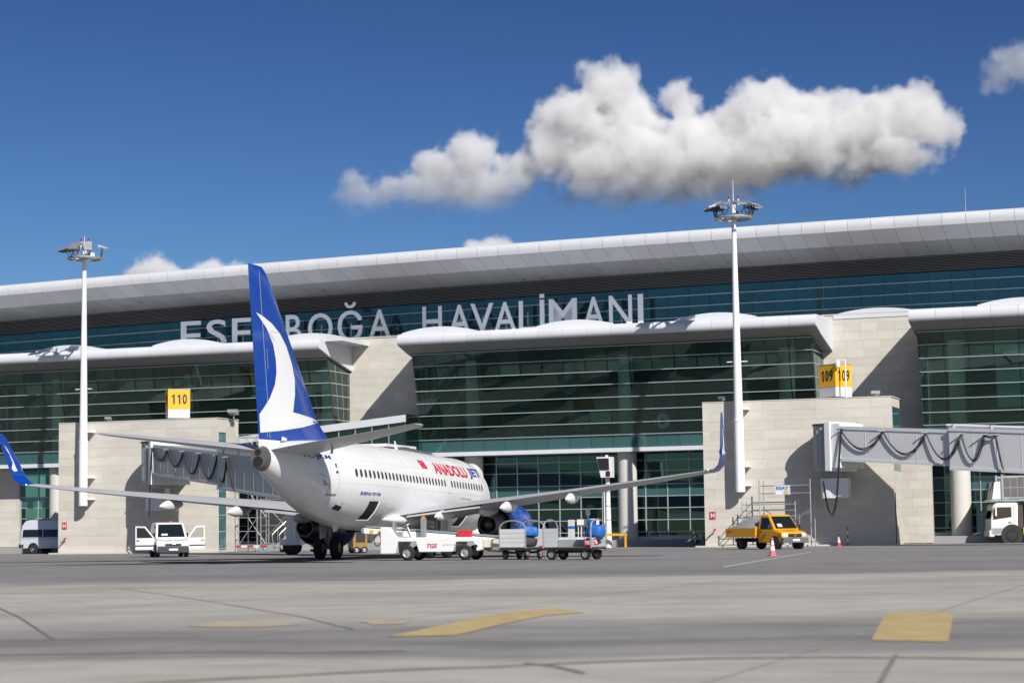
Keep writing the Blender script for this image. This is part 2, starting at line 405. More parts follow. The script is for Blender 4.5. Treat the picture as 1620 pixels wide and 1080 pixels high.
# ---------------------------------------------------------------- terminal
PHI = R(19.5); FO = (19.3, 133.0, 0.0)
S0, S1 = -86.0, 38.0
term = thing('airport_terminal', 'long white roofed airport terminal with green glass gate halls and travertine walls', 'terminal', FO, -PHI)
def fw(s, d, z):     # terminal frame (along the front, depth behind the pier fronts, height) -> world
    c, q = math.cos(PHI), math.sin(PHI); return Vector((FO[0] + s * c + d * q, FO[1] - s * q + d * c, z))
def arch(s): return -1.46e-4 * (s - 14) ** 2
def sgrid(step): return [S0 + i * step for i in range(int((S1 - S0) / step) + 1)]
# --- roof
roof = empty('roof', (0, 2.25, 0.33), parent=term)
g = Geo(); rows = []
for s in sgrid(4.0):
    a = 22.27 + arch(s)
    rows.append([(s, 5.62, a - 0.80), (s, 5.62, a - 0.05), (s, 5.85, a + 0.02), (s, 12, a + 0.9), (s, 26, a + 1.9), (s, 44, a + 2.0), (s, 44, a - 2), (s, 12.6, a - 2.1), (s, 12.2, a - 1.98), (s, 8.2, a - 1.44)])
g.loft(rows); ob('roof_shell', g, M_CLAD, roof)
st = 1.625
for i in range(int((S1 - S0) / st)):
    s0, s1 = S0 + i * st + 0.012, S0 + (i + 1) * st - 0.012
    def q(s, pts): return [(s, d, z + arch(s)) for d, z in pts]
    fas = [(5.60, 21.44), (5.48, 21.72), (5.46, 22.0), (5.52, 22.18), (5.80, 22.31), (5.86, 22.24), (5.62, 22.10), (5.60, 21.8), (5.70, 21.44)]
    ob('fascia_panel', Geo().loft([q(s0, fas), q(s1, fas)]), M_CLAD, roof, smooth=40)
    so = [(5.62, 21.42), (7.98, 20.76), (8.02, 20.82), (5.70, 21.48)]
    ob('soffit_panel', Geo().loft([q(s0, so), q(s1, so)]), M_SOFFIT, roof)
    so2 = [(8.02, 20.75), (12.02, 20.25), (12.05, 20.33), (8.03, 20.81)]
    ob('soffit_panel', Geo().loft([q(s0, so2), q(s1, so2)]), M_SOFFIT2B, roof)
# antenna rod
ob('antenna_rod', Geo().cyl((9.76, 6.6, 22.2), (9.76, 6.6, 24.2), 0.03, 0.012, 6), M_GREY, roof)
# --- louver band
lou = empty('louver_band', (0, 2.3, 0.29), parent=term)
g = Geo(); g.loft([[(s, 12.5, 19.1 + arch(s)), (s, 12.5, 20.3 + arch(s)), (s, 12.7, 20.3 + arch(s)), (s, 12.7, 19.1 + arch(s))] for s in sgrid(4)]); ob('backing', g, M_DARK, lou)
for k in range(10):
    z = 19.19 + k * 0.113
    g = Geo(); g.loft([[(s, 12.02, z - 0.02 + arch(s)), (s, 12.02, z + 0.006 + arch(s)), (s, 12.30, z + 0.062 + arch(s)), (s, 12.30, z + 0.036 + arch(s))] for s in sgrid(4)])
    ob('slat', g, M_LOUVER, lou)
# --- upper window wall
up = empty('upper_window_wall', (0, 2.3, 0.28), parent=term)
zr = [15.55, 16.80, 17.60, 18.42, 19.10]
pane_cache = {}
def pane_mesh(w, h, m, name='pane', t=0.02):
    k = (round(w, 3), round(h, 3), m.name)
    if k not in pane_cache:
        me = Geo().box(-w / 2, w / 2, 0, t, -h / 2, h / 2).mesh(name); me.materials.append(m); pane_cache[k] = me
    return pane_cache[k]
rp = random.Random(5)
for i in range(int((S1 - S0) / 1.62)):
    sm_ = S0 + (i + 0.5) * 1.62; a = arch(sm_)
    if sm_ < -76 or sm_ > 20: continue
    for k in range(4):
        ob('pane', pane_mesh(1.585, zr[k + 1] - zr[k] - 0.05, M_GLASSB), None, up, loc=(sm_, 12.02, (zr[k] + zr[k + 1]) / 2 + a), rot=(rp.gauss(0, 0.003), 0, rp.gauss(0, 0.003)))
for k in (1, 2, 3):
    g = Geo(); g.loft([[(s, 11.92, zr[k] - 0.03 + arch(s)), (s, 11.92, zr[k] + 0.03 + arch(s)), (s, 12.08, zr[k] + 0.03 + arch(s)), (s, 12.08, zr[k] - 0.03 + arch(s))] for s in sgrid(4)]); ob('transom', g, M_BAR, up)
for i in range(int((S1 - S0) / 1.62) + 1):
    s = S0 + i * 1.62
    if -77 < s < 21: ob('mullion', Geo().box(s - 0.025, s + 0.025, 12.05, 12.22, 15.5 + arch(s), 19.12 + arch(s)), M_MULL, up)
# interior of the upper hall
hall = empty('upper_hall_interior', (0, 2.3, 0.28), parent=term)
ob('floor', Geo().box(S0, S1, 12.3, 42, 15.2, 15.45), M_INTF, hall)
ob('back_wall', Geo().box(S0, S1, 30, 30.3, 15.45, 21.0), M_INT, hall)
ob('ceiling', Geo().loft([[(s, 12.72, 19.3 + arch(s)), (s, 30, 19.6 + arch(s)), (s, 30, 19.7 + arch(s)), (s, 12.72, 19.4 + arch(s))] for s in sgrid(8)]), M_INT, hall)
M_FIX = mat('interior_white', (0.7, 0.72, 0.70), 0.5)
rl = random.Random(11)
for k in range(10):                     # clusters of white lamps and struts inside the hall
    s = 13.0 - k * 7.6
    g = Geo()
    for j in range(7):
        p = Vector((s + rl.uniform(-0.9, 0.9), 14.2 + rl.uniform(-0.3, 0.3), 17.2 + arch(s) + rl.uniform(-0.7, 0.9)))
        g.cyl((s + rl.uniform(-0.3, 0.3), 14.4, 16.3 + arch(s)), p, 0.05, 0.05, 5)
        g.cyl(p, p + Vector((rl.uniform(-0.3, 0.3), -0.2, rl.uniform(0.1, 0.4))), 0.07, 0.2, 8)
    ob('lamp_cluster', g, M_FIX, hall)
ob('roof_deck', Geo().box(S0, S1, 12.02, 14.5, 15.5, 15.84), M_CLAD, term)
# --- gate halls: canopies, inclined glass, stone walls between
def wall_slabs(parent, s0, s1, z0, z1, d, cols, rows, seed, axis=0, base=None):
    """travertine slabs on a wall, each a piece of its own; axis 0: face along s, axis 1: side face along depth"""
    rnd = random.Random(seed); w = (s1 - s0) / cols; h = (z1 - z0) / rows
    meshes = {}
    for r in range(rows):
        off = rnd.choice((0.0, 0.25, 0.5, 0.75, 0.4)) * w; cells = []
        x = s0
        cuts = sorted(set([s0, s1] + [round(s0 + off + k * w, 4) for k in range(-1, cols + 1) if s0 < s0 + off + k * w < s1]))
        for a, b in zip(cuts, cuts[1:]):
            if b - a < 0.05: continue
            key = (round(b - a, 2), round(h, 3))
            if key not in meshes:
                ww, hh = b - a - 0.007, h - 0.007
                me = (Geo().box(-ww / 2, ww / 2, 0, 0.05, -hh / 2, hh / 2) if axis == 0 else Geo().box(-0.05, 0, -ww / 2, ww / 2, -hh / 2, hh / 2)).mesh('stone_slab'); me.materials.append(M_STONE); meshes[key] = me
            zc = z0 + (r + 0.5) * h; pr = rnd.uniform(0.0, 0.006)
            ob('stone_slab', meshes[key], None, parent, loc=((a + b) / 2, d - pr, zc) if axis == 0 else (d + pr, (a + b) / 2, zc))
def canopy(name, s0, s1, left_open, right_open):
    e = empty('canopy', parent=term)
    prof_top = [(6.10, 15.86), (9.0, 15.98), (11.9, 15.98), (11.9, 15.80), (6.2, 15.70)]
    g = Geo(); g.prism(prof_top, 0, s0 + 0.05, s1 - 0.05); ob('canopy_roof', g, M_CLAD, e)
    n = max(1, round((s1 - s0) / 1.85)); w = (s1 - s0) / n
    lip = [(5.62, 15.02), (5.50, 15.10), (5.44, 15.30), (5.46, 15.55), (5.56, 15.72), (5.75, 15.83), (6.05, 15.87), (6.05, 15.80), (5.8, 15.7), (5.62, 15.4)]
    me = None
    for i in range(n):
        x0, x1 = s0 + i * w + 0.008, s0 + (i + 1) * w - 0.008
        ob('lip_panel', Geo().prism(lip, 0, x0, x1), M_CLAD, e, smooth=50)
        sf = [(5.62, 15.00), (11.85, 13.62), (11.85, 13.70), (5.64, 15.08)]
        sf = [(5.62, 15.00), (7.40, 14.52), (11.85, 13.62), (11.85, 13.70), (7.40, 14.60), (5.64, 15.08)]
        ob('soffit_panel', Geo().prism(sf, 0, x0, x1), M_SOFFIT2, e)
    end = [(5.66, 15.03), (7.4, 14.56), (11.84, 13.66), (11.84, 15.9), (6.2, 15.82), (5.68, 15.6)]
    for s, on in ((s0, left_open), (s1, right_open)):
        if on: ob('end_panel', Geo().prism(end, 0, s - 0.03, s + 0.03), M_CLAD, e)
    return e
BAYS = [(-68.2, -38.0, -68.6, -37.76), (-31.0, -0.95, -31.44, -0.25), (6.4, 36.5, 6.1, 37.0)]
for k, (a, b, ca, cb) in enumerate(BAYS): canopy('canopy', ca, cb, True, True)
zt = [7.17, 8.10, 8.96, 9.88, 10.80, 11.72, 12.64, 13.55, 14.42]
LEAN = math.atan((9.15 - 7.45) / (14.42 - 7.17))
def gd(z): return 9.15 - (z - 7.17) * (9.15 - 7.45) / (14.42 - 7.17)
for k, (a, b, ca, cb) in enumerate(BAYS):
    e = empty('window_bay', parent=term)
    n = 18; w = (b - a) / n
    for i in range(n):
        sm_ = a + (i + 0.5) * w
        if sm_ > 20: continue
        for j in range(8):
            z0, z1 = zt[j], zt[j + 1]; h = (z1 - z0) / math.cos(LEAN) - 0.05
            m = M_SPAN if j == 0 else M_GLASS
            ob('spandrel_panel' if j == 0 else 'pane', pane_mesh(w - 0.03, h, m), None, e, loc=(sm_, gd((z0 + z1) / 2), (z0 + z1) / 2), rot=(LEAN + rp.gauss(0, 0.0022), 0, rp.gauss(0, 0.0022)))
    for z in zt[1:]:
        ob('transom', Geo().box(a - 0.02, b + 0.02, gd(z) - 0.10, gd(z) + 0.05, z - 0.026, z + 0.026), M_BAR, e)
    for i in range(n + 1):
        s = a + i * w
        if s > 20: continue
        g = Geo(); g.hexa([(s - 0.03, gd(7.17) + 0.03, 7.17), (s + 0.03, gd(7.17) + 0.03, 7.17), (s + 0.03, gd(7.17) + 0.2, 7.17), (s - 0.03, gd(7.17) + 0.2, 7.17),
                            (s - 0.03, gd(14.42) + 0.03, 14.42), (s + 0.03, gd(14.42) + 0.03, 14.42), (s + 0.03, gd(14.42) + 0.2, 14.42), (s - 0.03, gd(14.42) + 0.2, 14.42)])
        ob('mullion', g, M_MULL, e)
    ob('floor_beam', Geo().box(a - 0.05, b + 0.05, 8.98, 9.6, 6.86, 7.16), M_CLAD, e)
    # side returns of the hall: glazed, with transoms
    for s, on in ((a, k > 0), (b, k < 2)):
        sgn = 1 if s == b else -1
        for j in range(8):
            z0, z1 = zt[j] + 0.03, zt[j + 1] - 0.03
            zc0, zc1 = min(z1, 14.40), z1
            for q_, (f0, f1) in enumerate(((0.0, 0.36), (0.36, 0.68), (0.68, 1.0))):
                p = lambda f, z: (lerp(gd(z) + 0.06, 11.46, f), z)
                c = [p(f0 + 0.006, z0), p(f1 - 0.006, z0), p(f1 - 0.006, z1), p(f0 + 0.006, z1)]
                if j == 7:      # cut under the sloping soffit
                    top = lambda d: 14.52 - (d - 7.4) * 0.9 / 4.45 - 0.03
                    c = [(d, min(z, top(d))) for d, z in c]
                    if max(z for d, z in c) - z0 < 0.12: continue
                ob('side_pane', Geo().prism(c, 0, s - 0.012, s + 0.012), M_SPAN if j == 0 else M_GLASS, e)
        for z in zt[1:8]:
            ob('side_transom', Geo().box(s - 0.04, s + 0.05, gd(z) + 0.06, 11.5, z - 0.03, z + 0.03), M_BAR, e)
        g = Geo(); g.hexa([(s - 0.05, gd(7.17) - 0.02, 7.17), (s + 0.05, gd(7.17) - 0.02, 7.17), (s + 0.05, gd(7.17) + 0.1, 7.17), (s - 0.05, gd(7.17) + 0.1, 7.17),
                            (s - 0.05, gd(14.42) - 0.02, 14.40), (s + 0.05, gd(14.42) - 0.02, 14.40), (s + 0.05, gd(14.42) + 0.1, 14.40), (s - 0.05, gd(14.42) + 0.1, 14.40)])
        ob('corner_post', g, M_MULL, e)
    # inside the hall
    i_ = empty('gate_hall_interior', parent=term)
    ob('floor', Geo().box(a, b, 9.3, 24, 7.3, 7.95), M_INTF, i_)
    ob('ceiling', Geo().box(a, b, 12.0, 24, 14.3, 14.5), M_INTC, i_)
    ob('ceiling_edge', Geo().box(a + 0.1, b - 0.1, 8.4, 12.0, 13.05, 13.3), M_INTC, i_) if False else None
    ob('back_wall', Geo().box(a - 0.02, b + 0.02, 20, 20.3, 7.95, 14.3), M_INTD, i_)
    for s_ in (a + 0.05, b - 0.25): ob('end_wall', Geo().box(s_, s_ + 0.2, 11.6, 20, 7.95, 14.3), M_INT, i_)
    ob('front_lintel', Geo().box(a + 0.1, b - 0.1, 11.55, 11.9, 12.95, 14.28), M_INTC, i_)
# added sloping slabs behind the glass, standing in for its diagonal reflections
def reflect_slab(a, z0, b, z1, d, wdt=0.45):
    g = Geo(); g.hexa([(a, d, z0), (b, d, z1), (b, d + 1.6, z1), (a, d + 1.6, z0), (a, d, z0 + wdt), (b, d, z1 + wdt), (b, d + 1.6, z1 + wdt), (a, d + 1.6, z0 + wdt)])
    ob('reflection_slab', g, mat('reflection_grey', (0.30, 0.32, 0.31), 0.6), term)
reflect_slab(-30.6, 8.2, -26.4, 13.7, 9.9, 0.3); reflect_slab(-30.8, 11.2, -28.6, 13.9, 10.3, 0.5)
reflect_slab(-66.0, 8.0, -57.6, 13.7, 9.9); reflect_slab(-67.5, 10.4, -61.2, 13.8, 10.4, 0.9); reflect_slab(-66.5, 7.9, -61.5, 10.2, 9.6, 0.3)
# columns: ground floor and gate hall
for k in range(7):
    s = 8.6 - 11.95 * k
    if k == 6: s -= 0.1
    ob('column', Geo().cyl((s, 10.2, 0.5), (s, 10.2, 7.0), 0.70, 0.70, 28), M_COL, term, smooth=40)
    ob('hall_column', Geo().cyl((s, 10.3, 7.95), (s, 10.3, 14.0), 0.58, 0.58, 20), M_COLW, term, smooth=40)
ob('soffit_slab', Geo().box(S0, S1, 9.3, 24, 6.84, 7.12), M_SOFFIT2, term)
# stone walls between the halls
for (a, b, sd) in ((-37.98, -31.02, 1), (-0.93, 6.38, 2), (-76.0, -68.25, 3)):
    e = empty('stone_wall', parent=term)
    ob('core', Geo().box(a, b, 11.56, 12.0, 7.0, 16.3), M_STONE_J, e)
    wall_slabs(e, a, b, 7.05, 16.28, 11.5, max(3, round((b - a) / 1.25)), 15, sd)
    ob('coping', Geo().box(a - 0.02, b + 0.02, 11.44, 12.01, 16.285, 16.36), M_STONE, e)
# ground floor stone walls
for (a, b, sd) in ((-76, -67.55, 4), (-0.9, 6.45, 5), (-46, -31.2, 6)):
    e = empty('ground_stone_wall', parent=term)
    ob('core', Geo().box(a, b, 11.36, 12.2, 0.5, 6.84), M_STONE_J, e)
    wall_slabs(e, a, b, 0.52, 6.84, 11.3, max(3, round((b - a) / 1.25)), 11, sd)
# shallow barrel vaults along the canopy roof
for k in range(-1, 9):
    s = 3.0 - 10.5 * k; r = 4.6 if k != 0 else 5.6; hw = 2.9 if k != 0 else 3.1; h = 0.38 if k else 0.38
    pts = []
    d0 = 6.3 if k != 0 else 11.45
    if k == 4: d0 = 6.4; s = -39.2
    for i in range(15):
        t = i / 14 * 2 - 1; pts.append((s + t * hw, 15.97 + h * (1 - t * t) * (1.0 if abs(t) < 1 else 0)))
    base = 15.97 if k != 0 else 16.30
    pts = [(x, z - 15.97 + base) for x, z in pts]
    ob('roof_vault', Geo().prism(pts + [(s + hw, base - 0.3), (s - hw, base - 0.3)], 1, d0, 12.0), M_CLAD, term, smooth=40)
# --- ground floor glazing
gw = empty('ground_window_wall', parent=term)
zg = [0.72, 1.05, 1.93, 2.80, 3.66, 4.54, 5.52, 6.28, 6.82]
def ground_glass(a, b, n):
    w = (b - a) / n
    for i in range(n):
        for j in range(8):
            ob('pane', pane_mesh(w - 0.05, zg[j + 1] - zg[j] - 0.05, M_GLASSG if j != 4 else M_FROST), None, gw, loc=(a + (i + 0.5) * w, 11.5, (zg[j] + zg[j + 1]) / 2), rot=(rp.gauss(0, 0.003), 0, rp.gauss(0, 0.003)))
    for i in range(n + 1): ob('mullion', Geo().box(a + i * w - 0.035, a + i * w + 0.035, 11.42, 11.56, 0.7, 6.83), M_BAR, gw)
    for z in zg[:-1]: ob('transom', Geo().box(a, b, 11.43, 11.55, z - 0.03, z + 0.03), M_BAR, gw)
    ob('sill', Geo().box(a, b, 11.3, 11.6, 0.5, 0.7), M_CLAD, gw)
ground_glass(-30.9, -1.0, 18); ground_glass(6.5, 21.4, 9); ground_glass(-67.5, -46.0, 13)
gi = empty('ground_floor_interior', parent=term)
ob('floor', Geo().box(-70, 36, 11.6, 22, 0.3, 0.55), M_INTF, gi)
ob('back_wall', Geo().box(-70, 36, 19, 19.3, 0.5, 6.8), M_INT, gi)
M_TEALW = mat('interior_teal_panel', (0.30, 0.52, 0.46), 0.6)
for (a, b, z0, z1) in ((-19.9, -15.6, 2.0, 2.55), (-23.0, -16.5, 3.9, 4.5), (-13.6, -9.5, 3.9, 4.5), (-29.5, -24.5, 3.9, 4.5), (-13.5, -7, 1.2, 1.5), (8, 16, 3.8, 4.5)):
    ob('counter_panel', Geo().box(a, b, 14.0, 14.2, z0, z1), M_TEALW, gi)
# raised walkway under the halls
walk = tag(ob('pavement', Geo().box(S0, S1, 8.6, 24, 0.0, 0.5), mat('walkway_concrete', (0.33, 0.33, 0.33), 0.8, noise=0.15, nscale=0.6), None), 'low raised concrete pavement along the foot of the terminal', kind='structure')
walk.location = FO; walk.rotation_euler = (0, 0, -PHI)
# --- emblem and furniture inside the hall
M_EMB = mat('emblem_teal', (0.70, 0.90, 0.92), 0.5)
em = empty('swirl_emblem', parent=term)
for k in range(5):
    t = 2 * math.pi * k / 5; g = Geo()
    pts = []
    for i in range(9):
        u = i / 8; a_ = t + u * 1.75; r0 = 0.50 + 0.06 * math.sin(math.pi * u) ; pts.append((-12.3 + 0.80 * r0 / 0.56 * math.cos(a_) * 0.72, 9.0 + 0.80 * r0 / 0.56 * math.sin(a_) * 0.72))
    for i in range(8, -1, -1):
        u = i / 8; a_ = t + u * 1.75; pts.append((-12.3 + 0.20 * math.cos(a_), 9.0 + 0.20 * math.sin(a_)))
    ob('petal', Geo().prism(pts, 1, 9.25 + 0.012 * k, 9.26 + 0.012 * k), M_EMB, em)
ob('blue_screen', Geo().box(-13.6, -11.9, 10.5, 10.6, 9.65, 10.0), mat('blue_screen', (0.03, 0.06, 0.35), 0.4), term)
for (a, b, z0, z1, d) in ((-20.2, -15.9, 8.6, 9.9, 11.2), (11.2, 15.2, 9.3, 12.2, 10.6), (15.4, 19.5, 9.3, 12.2, 10.6), (-62.0, -61.2, 8.6, 10.0, 10.6), (-60.6, -60.1, 8.4, 10.2, 10.6)):
    ob('partition', Geo().box(a, b, d, d + 0.2, z0, z1), M_TEALW, term)
M_SEAT = mat('red_seat', (0.32, 0.03, 0.02), 0.6); M_SEATB = mat('black_seat', (0.03, 0.03, 0.035), 0.5)
def seat_row(s, d, n, m):
    e = empty('seat_row', parent=term)
    for i in range(n):
        g = Geo(); x = s + i * 0.62
        g.box(x - 0.27, x + 0.27, d, d + 0.08, 8.35, 8.95); g.box(x - 0.27, x + 0.27, d - 0.5, d, 8.32, 8.40); ob('seat', g, m, e)
    ob('leg_beam', Geo().box(s - 0.3, s + n * 0.62 - 0.3, d - 0.3, d - 0.2, 7.95, 8.32), M_GREY, e)
for (s, d, n, m) in ((-29.0, 10.6, 2, M_SEAT), (-27.4, 10.5, 2, M_SEAT), (-25.2, 10.8, 5, M_SEATB), (-21.5, 10.9, 5, M_SEATB), (-17.8, 10.8, 4, M_SEAT), (9.0, 11, 4, M_SEATB), (13, 11, 4, M_SEAT)): seat_row(s, d, n, m)
# --- letters standing on the roof edge
sign = thing('rooftop_letters', 'tall pale letters spelling the airport name along the canopy roof', 'letters', FO, -PHI)
LT = [('E', -53.37, -51.53), ('S', -51.05, -49.25), ('E', -48.74, -47.05), ('N', -46.4, -44.5), ('B', -43.98, -42.6), ('O', -42.04, -39.92), ('\u011e', -39.47, -37.37), ('A', -36.85, -34.92), ('H', -32.28, -30.67), ('A', -30.12, -28.29), ('V', -28.29, -26.43), ('A', -26.4, -24.55), ('L', -24.36, -23.08), ('\u0130', -22.67, -22.31), ('M', -21.94, -19.72), ('A', -19.24, -17.54), ('N', -17.19, -15.4), ('I', -14.94, -14.53)]
for ch, a, b in LT:
    top = 18.70 + (arch((a + b) / 2) + 0.15) * 0.45; cap = 2.35
    h = cap * (1.30 if ch == '\u011e' else 1.24 if ch == '\u0130' else 1.0)
    g = solid_text(ch, b - a, h, 0.10, bold=0.004) if ch not in ('I', '\u0130') else Geo().box(-(b - a) / 2, (b - a) / 2, 0, 0.10, 0, cap)
    if ch == '\u0130': g.box(-(b - a) / 2, (b - a) / 2, 0, 0.10, cap + 0.14, cap + 0.44)
    ob('letter', g, M_LETTER, sign, loc=((a + b) / 2, 12.6, top - cap))
ob('support_rail', Geo().box(-54, -14, 12.85, 12.95, 16.2, 16.3), M_GREY, sign)
for ch, a, b in LT:
    ob('post', Geo().box((a + b) / 2 - 0.04, (a + b) / 2 + 0.04, 12.84, 12.92, 15.86, 17.8 + (arch((a + b) / 2) + 0.15) * 0.45), M_GREY, sign)
# ---------------------------------------------------------------- gate piers
def pier(s0, s1, h, label, glass_side):
    e = thing('boarding_pier', label, 'pier', fw(s0, 0, 0), -PHI, 'travertine boarding piers'); w = s1 - s0; D = 3.35
    ob('core', Geo().box(0.02, w - 0.06, 0.056, D - 0.02, 0, h - 0.02), M_STONE_J, e)
    f = empty('front_cladding', parent=e); wall_slabs(f, 0, w, 0.02, h, 0.0, 7, 15, int(h * 100) + 1)
    sd = empty('side_cladding', parent=e)
    if glass_side == 'slit':
        wall_slabs(sd, 0.0, 0.25, 0.02, h, w, 1, 16, 31, axis=1)
        wall_slabs(sd, 1.45, D, 0.02, h, w, 1, 16, 32, axis=1)
        for k in range(7):
            z0 = 0.3 + k * (h - 1.3) / 7; ob('slit_pane', Geo().box(w - 0.06, w - 0.02, 0.30, 1.40, z0 + 0.03, z0 + (h - 1.3) / 7 - 0.03), M_SPAN if k % 3 else MATS['spandrel_glass'], sd)
            ob('slit_transom', Geo().box(w - 0.06, w, 0.27, 1.43, z0 - 0.03, z0 + 0.03), M_BAR, sd)
        wall_slabs(sd, 0.25, 1.45, h - 1.0, h, w, 1, 2, 33, axis=1)
    else:
        wall_slabs(sd, 0.0, D, 0.02, h * 0.5, w, 2, 8, 34, axis=1)
        ob('slit_pane', Geo().box(w - 0.06, w - 0.02, 0.35, D, h * 0.5, h - 0.6), M_SPAN, sd)
        wall_slabs(sd, 0.0, 0.3, h * 0.5, h, w, 1, 8, 35, axis=1)
        wall_slabs(sd, 0.3, D, h - 0.6, h, w, 2, 1, 36, axis=1)
        ob('door_leaf', Geo().box(w - 0.02, w + 0.03, 0.25, 0.5, 0.1, 3.4), M_DARK, sd)
    ob('coping', Geo().box(-0.01, w + 0.06, -0.03, D, h + 0.002, h + 0.06), M_STONE, e)
    ob('kerb', Geo().box(-0.6, w + 0.1, -0.35, -0.012, 0.0, 0.10), M_STONE, e)
    return e
pier(-56.75, -43.42, 9.75, 'travertine boarding pier behind the white van with open doors', 'slit')
pier(-7.0, 5.62, 9.60, 'travertine boarding pier behind the yellow pickup truck and scaffold', 'door')
# lower stone wall beside the 109 pier
e = thing('stone_screen_wall', 'low travertine wall between the 109 pier and the round column', 'wall', fw(4.85, 8.0, 0), -PHI); e['kind'] = 'thing'
ob('core', Geo().box(0, 2.1, 0.056, 0.5, 0, 6.8), M_STONE_J, e); wall_slabs(e, 0, 2.1, 0.05, 6.8, 0, 2, 11, 77)
# red hose signs on the piers
M_SIGNR = mat('sign_red', (0.50, 0.04, 0.06), 0.5)
def hose_sign(s, z, label):
    e = thing('fire_sign', label, 'sign', fw(s, -0.03, z), -PHI)
    ob('plate', Geo().box(-0.2, 0.2, -0.02, 0, -0.25, 0.25), M_SIGNR, e)
    g = Geo().box(-0.12, -0.07, -0.026, -0.02, -0.14, 0.14); g.box(0.07, 0.12, -0.026, -0.02, -0.14, 0.14); g.box(-0.07, 0.07, -0.026, -0.02, -0.03, 0.03); ob('symbol', g, M_WHITE, e)
    v = thing('hose_valve', label.replace('square sign', 'hose valve').replace('red', 'small dark'), 'valve', fw(s + 0.05, -0.02, z - 1.1), -PHI)
    g = Geo().cyl((0, 0, 0), (0.0, -0.25, 0.05), 0.07, 0.07, 8); g.cyl((0, -0.2, 0.04), (-0.22, -0.34, -0.18), 0.06, 0.05, 8); ob('body', g, M_GREY, v)
    ob('wheel_handle', Geo().cyl((0.12, -0.2, 0.14), (0.12, -0.24, 0.16), 0.09, 0.09, 10), M_RED, v)
hose_sign(-56.2, 2.1, 'red square sign on the pier behind the parked minibus')
hose_sign(-6.45, 2.1, 'red square sign on the pier beside the crouching worker')
# gate number boxes
def gate_box(s, d, z, num, wx, wy, rz, label):
    p = fw(s, d, z); e = thing('gate_sign', label, 'sign', p, rz)
    for x in (-wx / 2 + 0.15, wx / 2 - 0.15): ob('foot', Geo().box(x - 0.05, x + 0.05, -0.05, 0.05, -0.12, 0.0), M_GREY, e)
    ob('base_panel', Geo().box(-wx / 2, wx / 2, -wy / 2, wy / 2, 0.0, 0.66), mat('sign_base_white', (0.62, 0.62, 0.64), 0.5), e)
    ob('yellow_box', Geo().box(-wx / 2 - 0.015, wx / 2 + 0.015, -wy / 2 - 0.015, wy / 2 + 0.015, 0.66, 2.12), M_YEL, e)
    ob('cap', Geo().box(-wx / 2 - 0.03, wx / 2 + 0.03, -wy / 2 - 0.03, wy / 2 + 0.03, 2.12, 2.17), M_GREY, e)
    M_NUM = mat('sign_black', (0.03, 0.02, 0.02), 0.5)
    for k_, ch in enumerate(num):
        cw = 0.26 * wx; ox = (k_ - 1) * cw
        for side in (0, 1):
            if ch == '1': t = Geo().prism([(-0.02, 0), (0.10, 0), (0.10, 0.72), (0.02, 0.72), (-0.12, 0.60), (-0.12, 0.49), (-0.02, 0.56)], 1, 0.0, 0.006)
            else: t = solid_text(ch, cw * 0.80, 0.74, 0.006, bold=0.03)
            if side == 0: ob('digit', t, M_NUM, e, loc=(ox, -wy / 2 - 0.026, 1.03))
            else: ob('digit', t, M_NUM, e, loc=(-wx / 2 - 0.026, -ox, 1.03), rot=(0, 0, R(-90)))
gate_box(1.72, 1.6, 9.78, '109', 1.5, 1.5, R(36) , 'yellow gate box numbered 109 turned corner-on above its pier')
gate_box(-47.55, 1.6, 9.93, '110', 1.60, 1.60, R(16), 'yellow gate box numbered 110 facing the stand from its pier')
# dome camera pole beside the 109 box
e = thing('camera_pole', 'thin white pole with a dome camera in front of the 109 box', 'camera', fw(2.62, 0.4, 9.68), -PHI)
ob('pole', Geo().cyl((0, 0, 0), (0, 0, 2.5), 0.06, 0.05, 8), M_WHITE, e); ob('arm', Geo().cyl((0, 0, 2.45), (-0.5, 0, 2.5), 0.035, 0.035, 6), M_WHITE, e)
ob('dome_camera', Geo().lathe([(1.95, 0.02), (2.0, 0.12), (2.1, 0.16), (2.3, 0.16), (2.42, 0.1), (2.48, 0.03)], axis=2, c=(-0.5, 0, 0), seg=12), M_WHITE, e)
# small floodlights standing on the piers
def spot(s, d, z, label, k=1.0):
    e = thing('floodlight', label, 'floodlight', fw(s, d, z), -PHI + R(15))
    ob('bracket', Geo().cyl((0, 0, 0), (0, 0, 0.3 * k), 0.05, 0.05, 6), M_GREY, e)
    g = Geo().hexa([(-0.3 * k, -0.28 * k, 0.32 * k), (0.3 * k, -0.28 * k, 0.32 * k), (0.25 * k, 0.25 * k, 0.2 * k), (-0.25 * k, 0.25 * k, 0.2 * k), (-0.3 * k, -0.3 * k, 0.5 * k), (0.3 * k, -0.3 * k, 0.5 * k), (0.25 * k, 0.25 * k, 0.42 * k), (-0.25 * k, 0.25 * k, 0.42 * k)])
    ob('lamp_housing', g, M_GALV, e)
spot(4.2, 2.4, 9.66, 'small floodlight at the far end of the 109 pier top', 1.0)
spot(-5.9, 1.0, 9.66, 'small floodlight at the near corner of the 109 pier top', 0.8)
spot(-42.9, 1.6, 9.8, 'tilted floodlight on the end of the 110 pier', 1.3)
spot(-53.2, 1.2, 9.8, 'small floodlight behind the mast on the 110 pier', 0.8)
